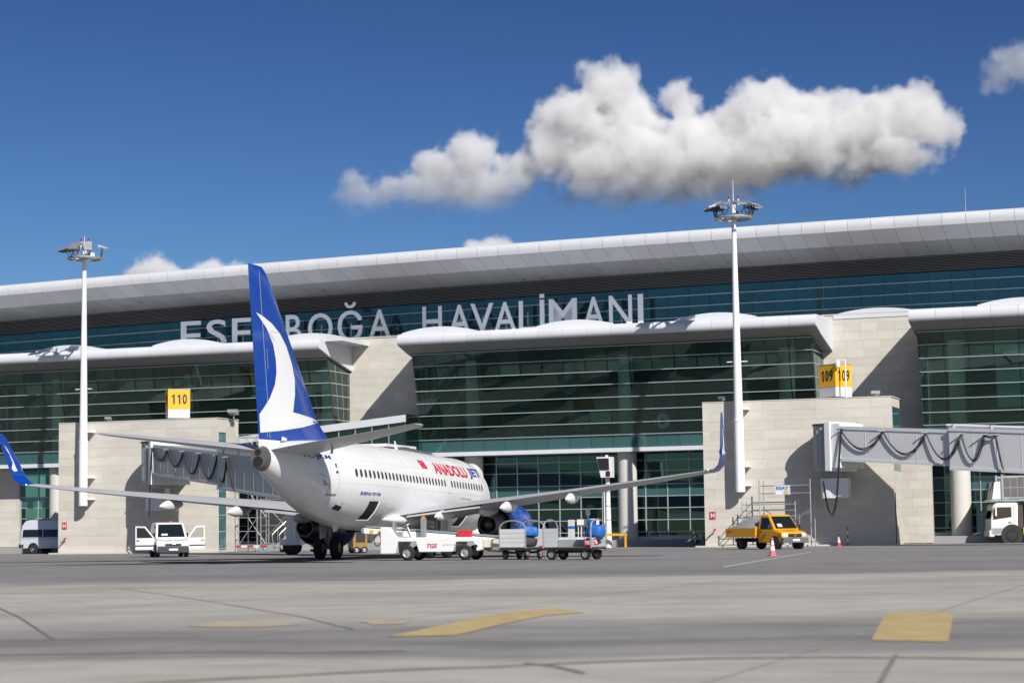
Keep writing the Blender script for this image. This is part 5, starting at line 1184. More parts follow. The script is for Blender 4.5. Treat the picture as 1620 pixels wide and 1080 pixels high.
# --- belt loader at the rear hold
bl_dir = -PSI
pl = Vector((AC[0], AC[1], 0)) + Vector((math.sin(PSI), math.cos(PSI), 0)) * (16.6 - 23.4) + Vector((math.cos(PSI), -math.sin(PSI), 0)) * 5.0
bl = thing('belt_loader', 'white belt loader raised to the rear hold of the airliner', 'belt loader', (pl.x, pl.y, 0), bl_dir)
M_BLW = mat('loader_white', (0.76, 0.76, 0.75), 0.45, noise=0.08, nscale=1.5)
# local +x away from the aircraft
ob('chassis', Geo().prism([(-2.45, 0.32), (-1.75, 0.32), (-1.62, 0.85), (-0.78, 0.85), (-0.62, 0.38), (0.95, 0.38), (1.12, 0.82), (1.92, 0.82), (2.08, 0.40), (2.28, 0.45), (2.28, 1.02), (-1.7, 1.05), (-2.0, 1.5), (-2.45, 1.52)], 1, -0.95, 0.95), M_BLW, bl, bevel=0.03)
for s in (1, -1):
    for x in (-1.2, 1.52): wheel(bl, x, s * 0.82, 0.34, 0.24, M_GREY)
    ob('tail_lamp', Geo().box(-2.47, -2.44, s * 0.8 - 0.08, s * 0.8 + 0.08, 0.95, 1.02), M_RED, bl)
    ob('side_lamp', Geo().cyl((2.05, s * 0.94, 0.62), (2.05, s * 0.975, 0.62), 0.08, 0.08, 10), M_BLACK, bl)
ob('seat', Geo().box(-1.9, -1.5, -0.75, -0.35, 1.05, 1.3).box(-1.95, -1.85, -0.75, -0.35, 1.3, 1.75), M_GREY, bl, bevel=0.02)
ob('steering_column', Geo().tube([(-1.1, -0.55, 1.05), (-1.3, -0.55, 1.55)], 0.04, 6).cyl((-1.3, -0.55, 1.55), (-1.32, -0.55, 1.58), 0.18, 0.18, 14), M_GREY, bl)
ob('control_post', Geo().box(-0.55, -0.32, -0.93, -0.7, 1.05, 1.9), M_GREY, bl, bevel=0.02); ob('control_lamp', Geo().box(-0.5, -0.37, -0.9, -0.75, 1.9, 1.99), M_ORANGE, bl)
bx = lambda x: 1.50 - (x + 3.4) * 0.085
def beam(x0, x1, y0, y1, a, b): return [(x0, y0, bx(x0) + a), (x1, y0, bx(x1) + a), (x1, y1, bx(x1) + a), (x0, y1, bx(x0) + a), (x0, y0, bx(x0) + b), (x1, y0, bx(x1) + b), (x1, y1, bx(x1) + b), (x0, y1, bx(x0) + b)]
cvy = ob('conveyor_frame', Geo().hexa(beam(-3.4, 3.4, -0.52, 0.52, -0.26, 0.0)), M_BLW, bl, bevel=0.02)
ob('belt', Geo().hexa(beam(-3.42, 3.42, -0.42, 0.42, 0.004, 0.03)), M_RUBBER, cvy)
for s in (1, -1): ob('side_rail', Geo().hexa(beam(-3.3, 3.3, s * 0.5 - 0.03, s * 0.5 + 0.03, 0.04, 0.10)), M_GALV, cvy)
for x in (-3.4, 3.4): ob('roller', Geo().cyl((x, -0.5, bx(x) - 0.12), (x, 0.5, bx(x) - 0.12), 0.13, 0.13, 14), M_GREY, cvy)
for x in (-3.0, -2.6, 3.0): ob('bumper_pad', Geo().box(x - 0.08, x + 0.08, -0.56, -0.50, bx(x) - 0.24, bx(x) - 0.06), M_YEL, cvy)
ob('lift_arm', Geo().tube([(-1.6, -0.3, 1.0), (-2.1, -0.3, 1.45)], 0.06, 6).tube([(-1.6, 0.3, 1.0), (-2.1, 0.3, 1.45)], 0.06, 6).tube([(1.4, 0, 0.95), (1.0, 0, 1.08)], 0.07, 6), M_GREY, bl)
ob('red_box', Geo().box(1.15, 1.75, -0.75, -0.45, 1.04, 1.32), M_RED, bl, bevel=0.02); ob('hose_loop', Geo().tube([(-2.75 + 0.16 * math.cos(t), -0.5, 0.95 + 0.28 * math.sin(t)) for t in [2 * math.pi * i / 16 for i in range(17)]], 0.025, 5), M_BLACK, bl)
ob('rear_cabinet', Geo().box(2.3, 3.1, -0.6, 0.6, 0.55, 0.92), mat('cream_metal', (0.62, 0.58, 0.46), 0.5, noise=0.15), bl, bevel=0.02)
ob('tow_bar', Geo().tube([(2.3, 0, 0.4), (3.4, 0, 0.34)], 0.04, 6), M_YEL, bl)
t = solid_text('TGS', 0.5, 0.2, 0.006, 0.04, 0.35); ob('logo', t, M_RED, bl, loc=(0.0, -0.959, 0.55))
t = solid_text('ground services', 0.9, 0.07, 0.004, 0.0, 0.2); ob('small_lettering', t, M_GREY, bl, loc=(0.95, -0.958, 0.66))['kind'] = 'stuff'
# --- baggage carts
M_CART = mat('cart_panel', (0.36, 0.38, 0.38), 0.5, noise=0.08, nscale=2); M_CARTL = mat('cart_panel_light', (0.58, 0.60, 0.58), 0.5, noise=0.08, nscale=2)
def cart(label, x, y, rz, L_, w, light, full2):
    e = thing('baggage_cart', label, 'baggage cart', (x, y, 0), rz, 'baggage carts beside the wing'); h = L_ / 2
    ob('platform', Geo().box(-h, h, -w / 2, w / 2, 0.42, 0.53), M_BLACK, e); ob('deck', Geo().box(-h + 0.02, h - 0.02, -w / 2 + 0.02, w / 2 - 0.02, 0.531, 0.55), M_GREY, e)
    for xx, full in ((-h + 0.04, True), (h - 0.04, full2)):
        for i in range(4 if full else 2):
            z0 = 0.56 + i * 0.20; ob('end_board', Geo().box(xx - 0.02, xx + 0.02, -w / 2 + 0.02, w / 2 - 0.02, z0, z0 + 0.188), light if full else M_CART, e)
        top = 1.36
        ob('end_hoop', Geo().tube([(xx, -w / 2, 0.5), (xx, -w / 2, top)] + [(xx, -w / 2 * math.cos(t), 1.36 + 0.36 * math.sin(t)) for t in [math.pi * i / 10 for i in range(11)]] + [(xx, w / 2, top), (xx, w / 2, 0.5)], 0.035, 6), M_GALV, e)
    ob('side_board', Geo().box(-h + 0.1, h - 0.1, w / 2 - 0.04, w / 2, 0.55, 0.86), M_CART, e)
    ob('axle_frame', Geo().box(-h + 0.35, -h + 0.45, -w / 2 + 0.1, w / 2 - 0.1, 0.26, 0.36).box(h - 0.45, h - 0.35, -w / 2 + 0.1, w / 2 - 0.1, 0.26, 0.36).box(-h + 0.4, h - 0.4, -0.05, 0.05, 0.3, 0.42), M_BLACK, e)
    for xx in (-h + 0.4, h - 0.4):
        for s in (1, -1): wheel(e, xx, s * (w / 2 - 0.12), 0.25, 0.13, M_GREY)
    ob('tow_bar', Geo().tube([(h, 0, 0.45), (h + 0.8, 0, 0.35)], 0.03, 6), M_GREY, e)
    return e
ca = cart('light panelled baggage cart turned end-on with a blue bag', 0.35, 90.6, R(66), 2.3, 1.25, M_CARTL, True)
cb = cart('grey baggage cart with an open side and a blue bag at its far end', 2.55, 87.2, R(-36), 2.55, 1.1, M_CART, False)
t = solid_text('TGS', 0.55, 0.22, 0.006, 0.045, 0.3); ob('logo', t, M_RED, ca, loc=(1.08, 0.0, 0.70), rot=(0, 0, R(-90)))
ob('logo_plate', Geo().box(1.24, 1.26, -0.36, -0.02, 0.62, 0.9), M_RED, cb); t = solid_text('TGS', 0.28, 0.14, 0.006, 0.04); ob('logo', t, M_WHITE, cb, loc=(1.262, -0.19, 0.69), rot=(0, 0, R(90)))
ob('logo_plate', Geo().box(0.9, 1.22, -0.57, -0.555, 0.60, 0.86), M_RED, cb); t = solid_text('TGS', 0.24, 0.14, 0.006, 0.04); ob('logo', t, M_WHITE, cb, loc=(1.06, -0.578, 0.66))
ob('red_extinguisher', Geo().cyl((0.9, -0.5, 0.25), (0.9, -0.5, 0.6), 0.09, 0.09, 10), M_RED, ca)
M_BAG = mat('blue_bag', (0.015, 0.13, 0.45), 0.5, noise=0.3, nscale=6); M_BAGD = mat('dark_bag', (0.03, 0.03, 0.035), 0.7)
def bag(label, loc, rz, l, w, h, m, seed):
    rnd = random.Random(seed); bm = bmesh.new(); bmesh.ops.create_icosphere(bm, subdivisions=3, radius=1.0)
    for v_ in bm.verts:
        q = v_.co; k = 1 + 0.10 * math.sin(5 * q.x + seed) * math.cos(4 * q.y + 2 * q.z) + 0.05 * math.sin(11 * q.z + 7 * q.x)
        f_ = lambda a_: math.copysign(abs(a_) ** 0.55, a_)
        v_.co = Vector((f_(q.x) * l / 2, f_(q.y) * w / 2, f_(q.z) * h / 2)) * k
    me = bpy.data.meshes.new('bag'); bm.to_mesh(me); bm.free()
    for pf in me.polygons: pf.use_smooth = True
    me.materials.append(m); o = bpy.data.objects.new('bag', me); COL.objects.link(o); o.location = loc; o.rotation_euler = (0, 0, rz)
    return tag(o, label, 'bag', 'bags on the baggage carts')
def on(e, x, y, z): return e.location + Matrix.Rotation(e.rotation_euler.z, 3, 'Z') @ Vector((x, y, z))
bag('shiny blue wrapped bundle between the two cart end hoops', on(ca, 0.45, -0.05, 1.22), R(0), 1.0, 0.8, 0.5, M_BAG, 1)
bag('dark bag beneath the shiny blue wrapped bundle', on(ca, 0.3, 0.05, 0.77), R(10), 1.1, 0.85, 0.44, M_BAGD, 2)
bag('lumpy blue bag leaning over the open cart end', on(cb, 1.1, 0.0, 1.20), R(-10), 0.78, 0.7, 0.55, M_BAG, 3)
bag('dark bag under the lumpy blue bag', on(cb, 0.95, 0.1, 0.74), R(-30), 0.6, 0.8, 0.38, M_BAGD, 4)
bag('small blue bag crowning the open cart load', on(cb, 0.92, 0.0, 1.56), R(15), 0.36, 0.4, 0.3, M_BAG, 5)
# --- traffic cones
def cone(label, x, y, h, ma, mb):
    e = thing('traffic_cone', label, 'traffic cone', (x, y, 0), random.uniform(0, 1)); b = h * 0.2
    ob('foot', Geo().box(-b * 1.15, b * 1.15, -b * 1.15, b * 1.15, 0.0, h * 0.05), ma, e, bevel=0.01)
    r = lambda t: lerp(b * 0.95, h * 0.045, t)
    for i, (t0, t1, m) in enumerate(((0.05, 0.30, ma), (0.30, 0.55, mb), (0.55, 0.60, ma), (0.60, 0.82, mb), (0.82, 1.0, ma))):
        ob('band', Geo().lathe([(h * t0, r(t0)), (h * t1, r(t1))], axis=2, seg=18), m, e, smooth=40)
M_CONE = mat('cone_pink', (0.62, 0.16, 0.18), 0.6); M_CONEW = mat('cone_white', (0.78, 0.74, 0.73), 0.5); M_CONER = mat('cone_red', (0.55, 0.05, 0.04), 0.6); M_CONEB = mat('cone_blue', (0.03, 0.16, 0.55), 0.5)
cone('faded pink and white cone standing alone on the apron', 11.4, 89.9, 0.82, M_CONE, M_CONEW)
p = fw(2.1, -0.9, 0); cone('small red cone against the shaded pier wall', p.x, p.y, 0.75, M_CONER, M_CONEW)
p = ground_z(408, 874); cone('blue cone beside the steps, nearer the pier', -19.1, 150.2, 0.6, M_CONEB, M_CONEW); cone('blue cone beside the steps, nearer the engine', -18.55, 150.2, 0.6, M_CONEB, M_CONEW)
p = fw(2.65, -0.7, 0); e = thing('marker_post', 'slim red and white marker post by the pier wall', 'post', (p.x, p.y, 0))
for i in range(5): ob('band', Geo().cyl((0, 0, i * 0.24), (0, 0, i * 0.24 + 0.238), 0.045, 0.045, 8), M_RED if i % 2 == 0 else M_WHITE, e)
# --- scaffolds
def scaffold(label, o, rz, bays, board=None):
    """bays: list of frames (x0, x1, y0, y1, z levels)"""
    e = thing('scaffold', label, 'scaffold', o, rz)
    for (x0, x1, y0, y1, zt_, levels, br_) in bays:
        for x in (x0, x1):
            for y in (y0, y1):
                ob('upright', Geo().cyl((x, y, 0), (x, y, zt_), 0.038, 0.038, 8), M_GALV, e); ob('base_plate', Geo().cyl((x, y, 0), (x, y, 0.02), 0.10, 0.10, 8), M_GALV, e)
        for z in levels:
            for y in (y0, y1): ob('ledger', Geo().cyl((x0, y, z), (x1, y, z), 0.028, 0.028, 6), M_GALV, e)
            for x in (x0, x1): ob('transom', Geo().cyl((x, y0, z), (x, y1, z), 0.028, 0.028, 6), M_GALV, e)
        for (za, zb_) in br_:
            ob('brace', Geo().cyl((x0, y0, za), (x1, y0, zb_), 0.024, 0.024, 6), M_GALV, e); ob('brace', Geo().cyl((x1, y1, za), (x0, y1, zb_), 0.024, 0.024, 6), M_GALV, e)
    return e
sf = scaffold('galvanised scaffold with a notice board behind the yellow pickup', fw(-2.75, -2.3, 0), -PHI, [(0.0, 3.35, 0.0, 1.3, 4.35, (0.3, 3.45, 3.95), ((0.4, 2.4), (2.4, 0.6))), (-1.2, 2.3, 0.2, 1.5, 2.95, (2.0, 2.35, 2.75), ((0.5, 2.0),))])
ob('notice_board', Geo().box(1.05, 2.05, -0.06, -0.03, 3.35, 3.95), mat('board_blue_white', (0.55, 0.62, 0.72), 0.5), sf); ob('yellow_notice', Geo().box(1.65, 1.92, -0.068, -0.062, 3.37, 3.63), mat('notice_yellow', (0.55, 0.48, 0.12), 0.6), sf); ob('white_notice', Geo().box(1.12, 1.5, -0.068, -0.062, 3.37, 3.58), M_WHITE, sf)
t = solid_text('ESAY', 0.8, 0.2, 0.004, 0.02); ob('notice_lettering', t, M_ANAVY, sf, loc=(1.55, -0.066, 3.68))
scaffold('tall scaffold tower between the pier and the passenger steps', fw(-42.8, 2.2, 0), -PHI, [(0.0, 1.5, 0.0, 1.5, 8.6, (0.5, 1.5, 2.5, 3.5, 4.5, 5.5, 6.5, 7.5, 8.4), ((0.5, 2.5), (2.5, 4.5), (6.5, 8.4))), (1.7, 4.4, 0.2, 1.5, 3.9, (0.6, 1.9, 3.2, 3.8), ((0.6, 3.2),))])
bw = thing('plank_barrier', 'red and white plank barrier at the foot of the scaffold', 'barrier', fw(-42.6, 1.2, 0), -PHI)
for i in range(5): ob('plank_piece', Geo().box(i * 0.5, i * 0.5 + 0.495, 0, 0.05, 0.35, 0.48), M_RED if i % 2 == 0 else M_WHITE, bw)
for x in (0.2, 2.2): ob('leg', Geo().box(x - 0.04, x + 0.04, -0.25, 0.3, 0, 0.06).box(x - 0.04, x + 0.04, 0.051, 0.10, 0.06, 0.5), M_GREY, bw)
# --- passenger steps beside the engine
ps = thing('mobile_steps', 'silver mobile steps standing beside the far engine', 'steps', (-16.4, 141.0, 0), R(35))
for i in range(9): ob('tread', Geo().box(i * 0.28, i * 0.28 + 0.3, -0.5, 0.5, 0.35 + i * 0.24, 0.39 + i * 0.24), M_GALV, ps)
for s in (1, -1):
    ob('stringer', Geo().hexa([(-0.1, s * 0.52 - 0.03, 0.2), (2.7, s * 0.52 - 0.03, 2.45), (2.7, s * 0.52 + 0.03, 2.45), (-0.1, s * 0.52 + 0.03, 0.2), (-0.1, s * 0.52 - 0.03, 0.38), (2.7, s * 0.52 - 0.03, 2.63), (2.7, s * 0.52 + 0.03, 2.63), (-0.1, s * 0.52 + 0.03, 0.38)]), M_GALV, ps)
    ob('handrail', Geo().tube([(-0.1, s * 0.52, 0.3), (-0.25, s * 0.52, 1.2), (0.0, s * 0.52, 1.45), (2.5, s * 0.52, 3.5), (3.4, s * 0.52, 3.5), (3.4, s * 0.52, 2.5)], 0.035, 6), M_GALV, ps)
    for i in range(4): x = 0.2 + i * 0.75; ob('baluster', Geo().cyl((x, s * 0.52, 0.45 + x * 0.80), (x, s * 0.52, 1.6 + x * 0.82), 0.022, 0.022, 6), M_GALV, ps)
    for x in (0.6, 3.0): wheel(ps, x, s * 0.6, 0.2, 0.1)
ob('platform', Geo().box(2.5, 3.5, -0.55, 0.55, 2.45, 2.52), M_GALV, ps); ob('underframe', Geo().box(0.3, 3.3, -0.5, 0.5, 0.2, 0.32).box(3.2, 3.3, -0.5, -0.42, 0.3, 2.45).box(3.2, 3.3, 0.42, 0.5, 0.3, 2.45), M_GALV, ps)
# --- tan equipment cabinet in the shade under the belly
gp = thing('ground_power_unit', 'tan ground power cabinet in the shade beyond the belt loader', 'generator', (-9.6, 128.0, 0), R(20))
ob('cabinet', Geo().box(-0.8, 0.15, -0.6, 0.6, 0.3, 1.6), mat('tan_paint', (0.30, 0.17, 0.05), 0.5, noise=0.1), gp, bevel=0.04); ob('louver_panel', Geo().box(-0.6, 0.0, -0.63, -0.605, 0.7, 1.3), M_BLACK, gp)
for s in (1, -1):
    for x in (-0.55, -0.05): wheel(gp, x, s * 0.55, 0.22, 0.12)
# --- docking display on its pole with yellow guard
p = fw(-15.3, 5.2, 0)
dd = thing('docking_display', 'white banded pole with a tilted docking display in front of the ground floor glass', 'display', p, -PHI)
for i in range(5): ob('pole_section', Geo().cyl((0, 0, i * 0.98), (0, 0, i * 0.98 + 0.93), 0.24 - i * 0.018, 0.225 - i * 0.018, 14), M_WHITE, dd, smooth=40); ob('band', Geo().cyl((0, 0, i * 0.98 + 0.93), (0, 0, i * 0.98 + 0.98), 0.235 - i * 0.018, 0.235 - i * 0.018, 14), M_GREY, dd)
ob('display_box', Geo().hexa([(-0.35, -0.5, 4.9), (0.45, -0.5, 4.9), (0.45, 0.2, 4.9), (-0.35, 0.2, 4.9), (-0.62, -0.62, 6.35), (0.45, -0.62, 6.35), (0.45, 0.2, 6.35), (-0.62, 0.2, 6.35)]), M_WHITE, dd, bevel=0.02)
ob('screen', Geo().hexa([(-0.40, -0.60, 5.45), (0.30, -0.60, 5.45), (0.30, -0.5, 5.45), (-0.40, -0.5, 5.45), (-0.53, -0.66, 6.25), (0.30, -0.66, 6.25), (0.30, -0.55, 6.25), (-0.53, -0.55, 6.25)]), M_BLACK, dd)
ob('lens_box', Geo().box(0.05, 0.35, -0.56, -0.45, 5.0, 5.35), M_BLACK, dd); ob('top_lamp', Geo().box(-0.08, 0.08, -0.2, 0.0, 6.36, 6.5), M_LAMP, dd)
p = fw(-14.7, 4.5, 0)
gr = thing('guard_rail', 'yellow guard rail around the foot of the display pole', 'guard rail', p, -PHI)
for x in (-1.15, 0.85): ob('post', Geo().box(x - 0.06, x + 0.06, -0.06, 0.06, 0, 0.92), M_YEL, gr)
ob('rail', Geo().box(-1.25, 0.95, -0.08, 0.08, 0.82, 0.98), M_YEL, gr)
# --- railing gate by the ground floor
p = fw(-18.0, 7.6, 0)
rg = thing('railing_gate', 'white railing gate with a cabinet on top near the ground floor doors', 'gate', p, -PHI)
for i in range(9): ob('bar', Geo().cyl((i * 0.22 - 0.3, 0, 0.1), (i * 0.22 - 0.3, 0, 1.6), 0.03, 0.03, 6), M_WHITE, rg)
ob('rail', Geo().box(-0.4, 1.6, -0.03, 0.03, 0.12, 0.2), M_WHITE, rg); ob('rail', Geo().box(-0.4, 1.6, -0.03, 0.03, 1.5, 1.56), M_WHITE, rg); ob('cabinet', Geo().box(-0.35, 1.25, -0.15, 0.15, 1.6, 2.05), M_WHITE, rg, bevel=0.02); ob('camera_housing', Geo().box(0.3, 0.6, -0.1, 0.1, 2.3, 2.75), M_WHITE, rg, bevel=0.04); ob('camera_stem', Geo().cyl((0.45, 0, 2.05), (0.45, 0, 2.3), 0.04, 0.04, 6), M_WHITE, rg)
ob('tall_post', Geo().cyl((1.7, 0, 0), (1.7, 0, 4.3), 0.05, 0.04, 8), M_WHITE, rg)
kp = thing('card_post', 'grey card reader post with a blue band beside the railing gate', 'post', fw(-18.75, 7.4, 0), -PHI)
ob('post', Geo().box(-0.22, 0.22, -0.15, 0.15, 0, 2.0), M_CARTL, kp, bevel=0.02); ob('blue_band', Geo().box(-0.225, 0.225, -0.155, 0.155, 1.35, 1.55), M_BAG, kp)
# --- red hydrant post by the pier corner
hy = thing('hydrant', 'dark red hydrant post beside the crouching worker', 'hydrant', fw(-7.35, 1.35, 0), -PHI)
ob('barrel', Geo().lathe([(0, 0.14), (0.08, 0.14), (0.1, 0.09), (0.75, 0.09), (0.78, 0.13), (0.9, 0.12), (0.98, 0.05)], axis=2, seg=12), mat('hydrant_red', (0.12, 0.015, 0.02), 0.6), hy, smooth=40); ob('outlet', Geo().cyl((-0.2, 0, 0.65), (0.2, 0, 0.65), 0.05, 0.05, 8), MATS['hydrant_red'], hy)
# ---------------------------------------------------------------- people
M_SKIN = mat('skin', (0.42, 0.25, 0.18), 0.6); M_VEST = mat('vest_green', (0.16, 0.42, 0.10), 0.6); M_TROU = mat('trousers_dark', (0.025, 0.028, 0.035), 0.8); M_SHIRT = mat('shirt_dark', (0.05, 0.06, 0.07), 0.8); M_HAIR = mat('hair', (0.02, 0.015, 0.012), 0.7)
def figure(label, loc, rz, J, vest):
    """one continuous skinned body over a posed skeleton; hair and vest ride on it"""
    e = thing('person', label, 'person', loc, rz, 'apron workers')
    names = list(J); idx = {n: i for i, n in enumerate(names)}
    ed = [('pelvis', 'waist'), ('waist', 'chest'), ('chest', 'neck'), ('neck', 'head'), ('head', 'crown')]
    for s in 'lr': ed += [('chest', 'sho' + s), ('sho' + s, 'elb' + s), ('elb' + s, 'wri' + s), ('wri' + s, 'han' + s), ('pelvis', 'hip' + s), ('hip' + s, 'kne' + s), ('kne' + s, 'ank' + s), ('ank' + s, 'toe' + s)]
    me = bpy.data.meshes.new('body'); me.from_pydata([J[n][0] for n in names], [(idx[a], idx[b]) for a, b in ed], [])
    o = bpy.data.objects.new('body', me); COL.objects.link(o); o.parent = e
    md = o.modifiers.new('skin', 'SKIN'); 
    me.skin_vertices or me.attributes
    bm = bmesh.new(); bm.from_mesh(me); lay = bm.verts.layers.skin.verify()
    for v_ in bm.verts:
        r = J[names[v_.index]][1]; v_[lay].radius = (r, r); v_[lay].use_root = (names[v_.index] == 'pelvis')
    bm.to_mesh(me); bm.free()
    sb = o.modifiers.new('sub', 'SUBSURF'); sb.levels = 2; sb.render_levels = 2
    # clothing colours by height zone: skin on head and hands, trousers on legs
    dg = bpy.context.evaluated_depsgraph_get(); m2 = bpy.data.meshes.new_from_object(o.evaluated_get(dg)); o.modifiers.clear(); o.data = m2; bpy.data.meshes.remove(me)
    for m in (M_SKIN, M_SHIRT, M_TROU, M_VEST): m2.materials.append(m)
    P = {n: Vector(J[n][0]) for n in names}
    def dseg(c, a, b):
        a, b = P[a], P[b]; t = max(0, min(1, (c - a).dot(b - a) / max(1e-9, (b - a).length_squared))); return (c - a.lerp(b, t)).length
    for pf in m2.polygons:
        pf.use_smooth = True; c = pf.center
        z = {0: min(dseg(c, 'head', 'crown') - 0.04, dseg(c, 'neck', 'head')), 1: 9, 2: 9, 3: min(dseg(c, 'waist', 'chest') - 0.06, dseg(c, 'pelvis', 'waist') - 0.02) if vest else 9}
        for s in 'lr':
            z[0] = min(z[0], dseg(c, 'wri' + s, 'han' + s)); z[1] = min(z[1], dseg(c, 'sho' + s, 'elb' + s), dseg(c, 'elb' + s, 'wri' + s), dseg(c, 'chest', 'sho' + s) - 0.02)
            z[2] = min(z[2], dseg(c, 'hip' + s, 'kne' + s) - 0.02, dseg(c, 'kne' + s, 'ank' + s), dseg(c, 'ank' + s, 'toe' + s))
        pf.material_index = min(z, key=z.get)
    h = P['head'].lerp(P['crown'], 0.55); up = (P['crown'] - P['neck']).normalized()
    bm = bmesh.new(); bmesh.ops.create_icosphere(bm, subdivisions=2, radius=0.118); mh = bpy.data.meshes.new('hair'); bm.to_mesh(mh); bm.free(); mh.materials.append(M_HAIR)
    for pf in mh.polygons: pf.use_smooth = True
    ho = bpy.data.objects.new('hair', mh); COL.objects.link(ho); ho.parent = e; ho.location = h + up * 0.035 + Vector((-0.025, 0, 0)); ho.scale = (1.0, 0.92, 0.95)
    fp = Geo()
    for s, l in ((1, 'l'), (-1, 'r')):
        a = P['wri' + l]; d = (P['han' + l] - a).normalized(); sd_ = d.cross(Vector((0, 0, 1))).normalized() if abs(d.z) < 0.95 else Vector((0, 1, 0)); b = P['han' + l]
        for k, ln in enumerate((0.075, 0.085, 0.08, 0.06)):
            o0 = b + sd_ * (k - 1.5) * 0.02; fp.tube([o0, o0 + d * ln * 0.5, o0 + d * ln + Vector((0, 0, -0.02))], 0.009, 5)
        fp.tube([a.lerp(b, 0.5) + sd_ * 0.04, b + sd_ * 0.06, b + sd_ * 0.055 + d * 0.03], 0.011, 5)
    ob('fingers', fp, M_SKIN, e, smooth=60)
    fc = Geo(); fdir = Vector((1, 0, 0)); c0 = P['head'].lerp(P['crown'], 0.3)
    fc.loft([[tuple(c0 + Vector((0.095, -0.015, 0.03))), tuple(c0 + Vector((0.095, 0.015, 0.03))), tuple(c0 + Vector((0.125, 0, -0.02)))], [tuple(c0 + Vector((0.09, -0.02, -0.025))), tuple(c0 + Vector((0.09, 0.02, -0.025))), tuple(c0 + Vector((0.12, 0, -0.027)))]])
    ob('nose', fc, M_SKIN, e)
    return e
crouch = {'pelvis': ((0, 0, 0.34), 0.15), 'waist': ((0.06, 0, 0.52), 0.14), 'chest': ((0.20, 0, 0.78), 0.16), 'neck': ((0.28, 0, 0.93), 0.06), 'head': ((0.33, 0, 1.02), 0.085), 'crown': ((0.37, 0, 1.14), 0.085),
          'shol': ((0.20, 0.19, 0.84), 0.07), 'elbl': ((0.40, 0.22, 0.60), 0.05), 'wril': ((0.58, 0.14, 0.52), 0.035), 'hanl': ((0.66, 0.12, 0.50), 0.03),
          'shor': ((0.20, -0.19, 0.84), 0.07), 'elbr': ((0.40, -0.22, 0.58), 0.05), 'wrir': ((0.60, -0.12, 0.46), 0.035), 'hanr': ((0.68, -0.10, 0.43), 0.03),
          'hipl': ((0.02, 0.11, 0.32), 0.10), 'knel': ((0.40, 0.17, 0.50), 0.075), 'ankl': ((0.16, 0.15, 0.09), 0.05), 'toel': ((0.36, 0.16, 0.045), 0.04),
          'hipr': ((0.02, -0.11, 0.32), 0.10), 'kner': ((0.40, -0.17, 0.46), 0.075), 'ankr': ((0.14, -0.15, 0.09), 0.05), 'toer': ((0.34, -0.16, 0.045), 0.04)}
stand = {'pelvis': ((0, 0, 0.95), 0.14), 'waist': ((0, 0, 1.12), 0.13), 'chest': ((0, 0, 1.36), 0.15), 'neck': ((0.01, 0, 1.52), 0.055), 'head': ((0.03, 0, 1.60), 0.085), 'crown': ((0.03, 0, 1.72), 0.085)}
for s, k in (('l', 1), ('r', -1)):
    stand.update({'sho' + s: ((0, 0.19 * k, 1.43), 0.065), 'elb' + s: ((0.02, 0.25 * k, 1.14), 0.048), 'wri' + s: ((0.10, 0.25 * k, 0.90), 0.034), 'han' + s: ((0.13, 0.25 * k, 0.81), 0.03),
                  'hip' + s: ((0, 0.10 * k, 0.92), 0.095), 'kne' + s: ((0.02, 0.11 * k, 0.50), 0.07), 'ank' + s: ((0, 0.11 * k, 0.09), 0.048), 'toe' + s: ((0.17, 0.12 * k, 0.045), 0.04)})
p = fw(-7.75, 1.2, 0); figure('worker in a green vest crouching at the foot of the pier', p, R(188), crouch, True)
tl = thing('tool_bar', 'thin dark bar held by the crouching worker', 'tool', (0, 0, 0))
q = Vector((p.x, p.y, 0)); ob('bar', Geo().tube([q + Vector((-0.45, 0.1, 0.62)), q + Vector((-0.95, 0.05, 0.28))], 0.018, 6), M_BLACK, tl)
p = fw(-57.05, 4.2, 0); figure('worker in a green vest standing beside the minibus', p, R(170), stand, True)
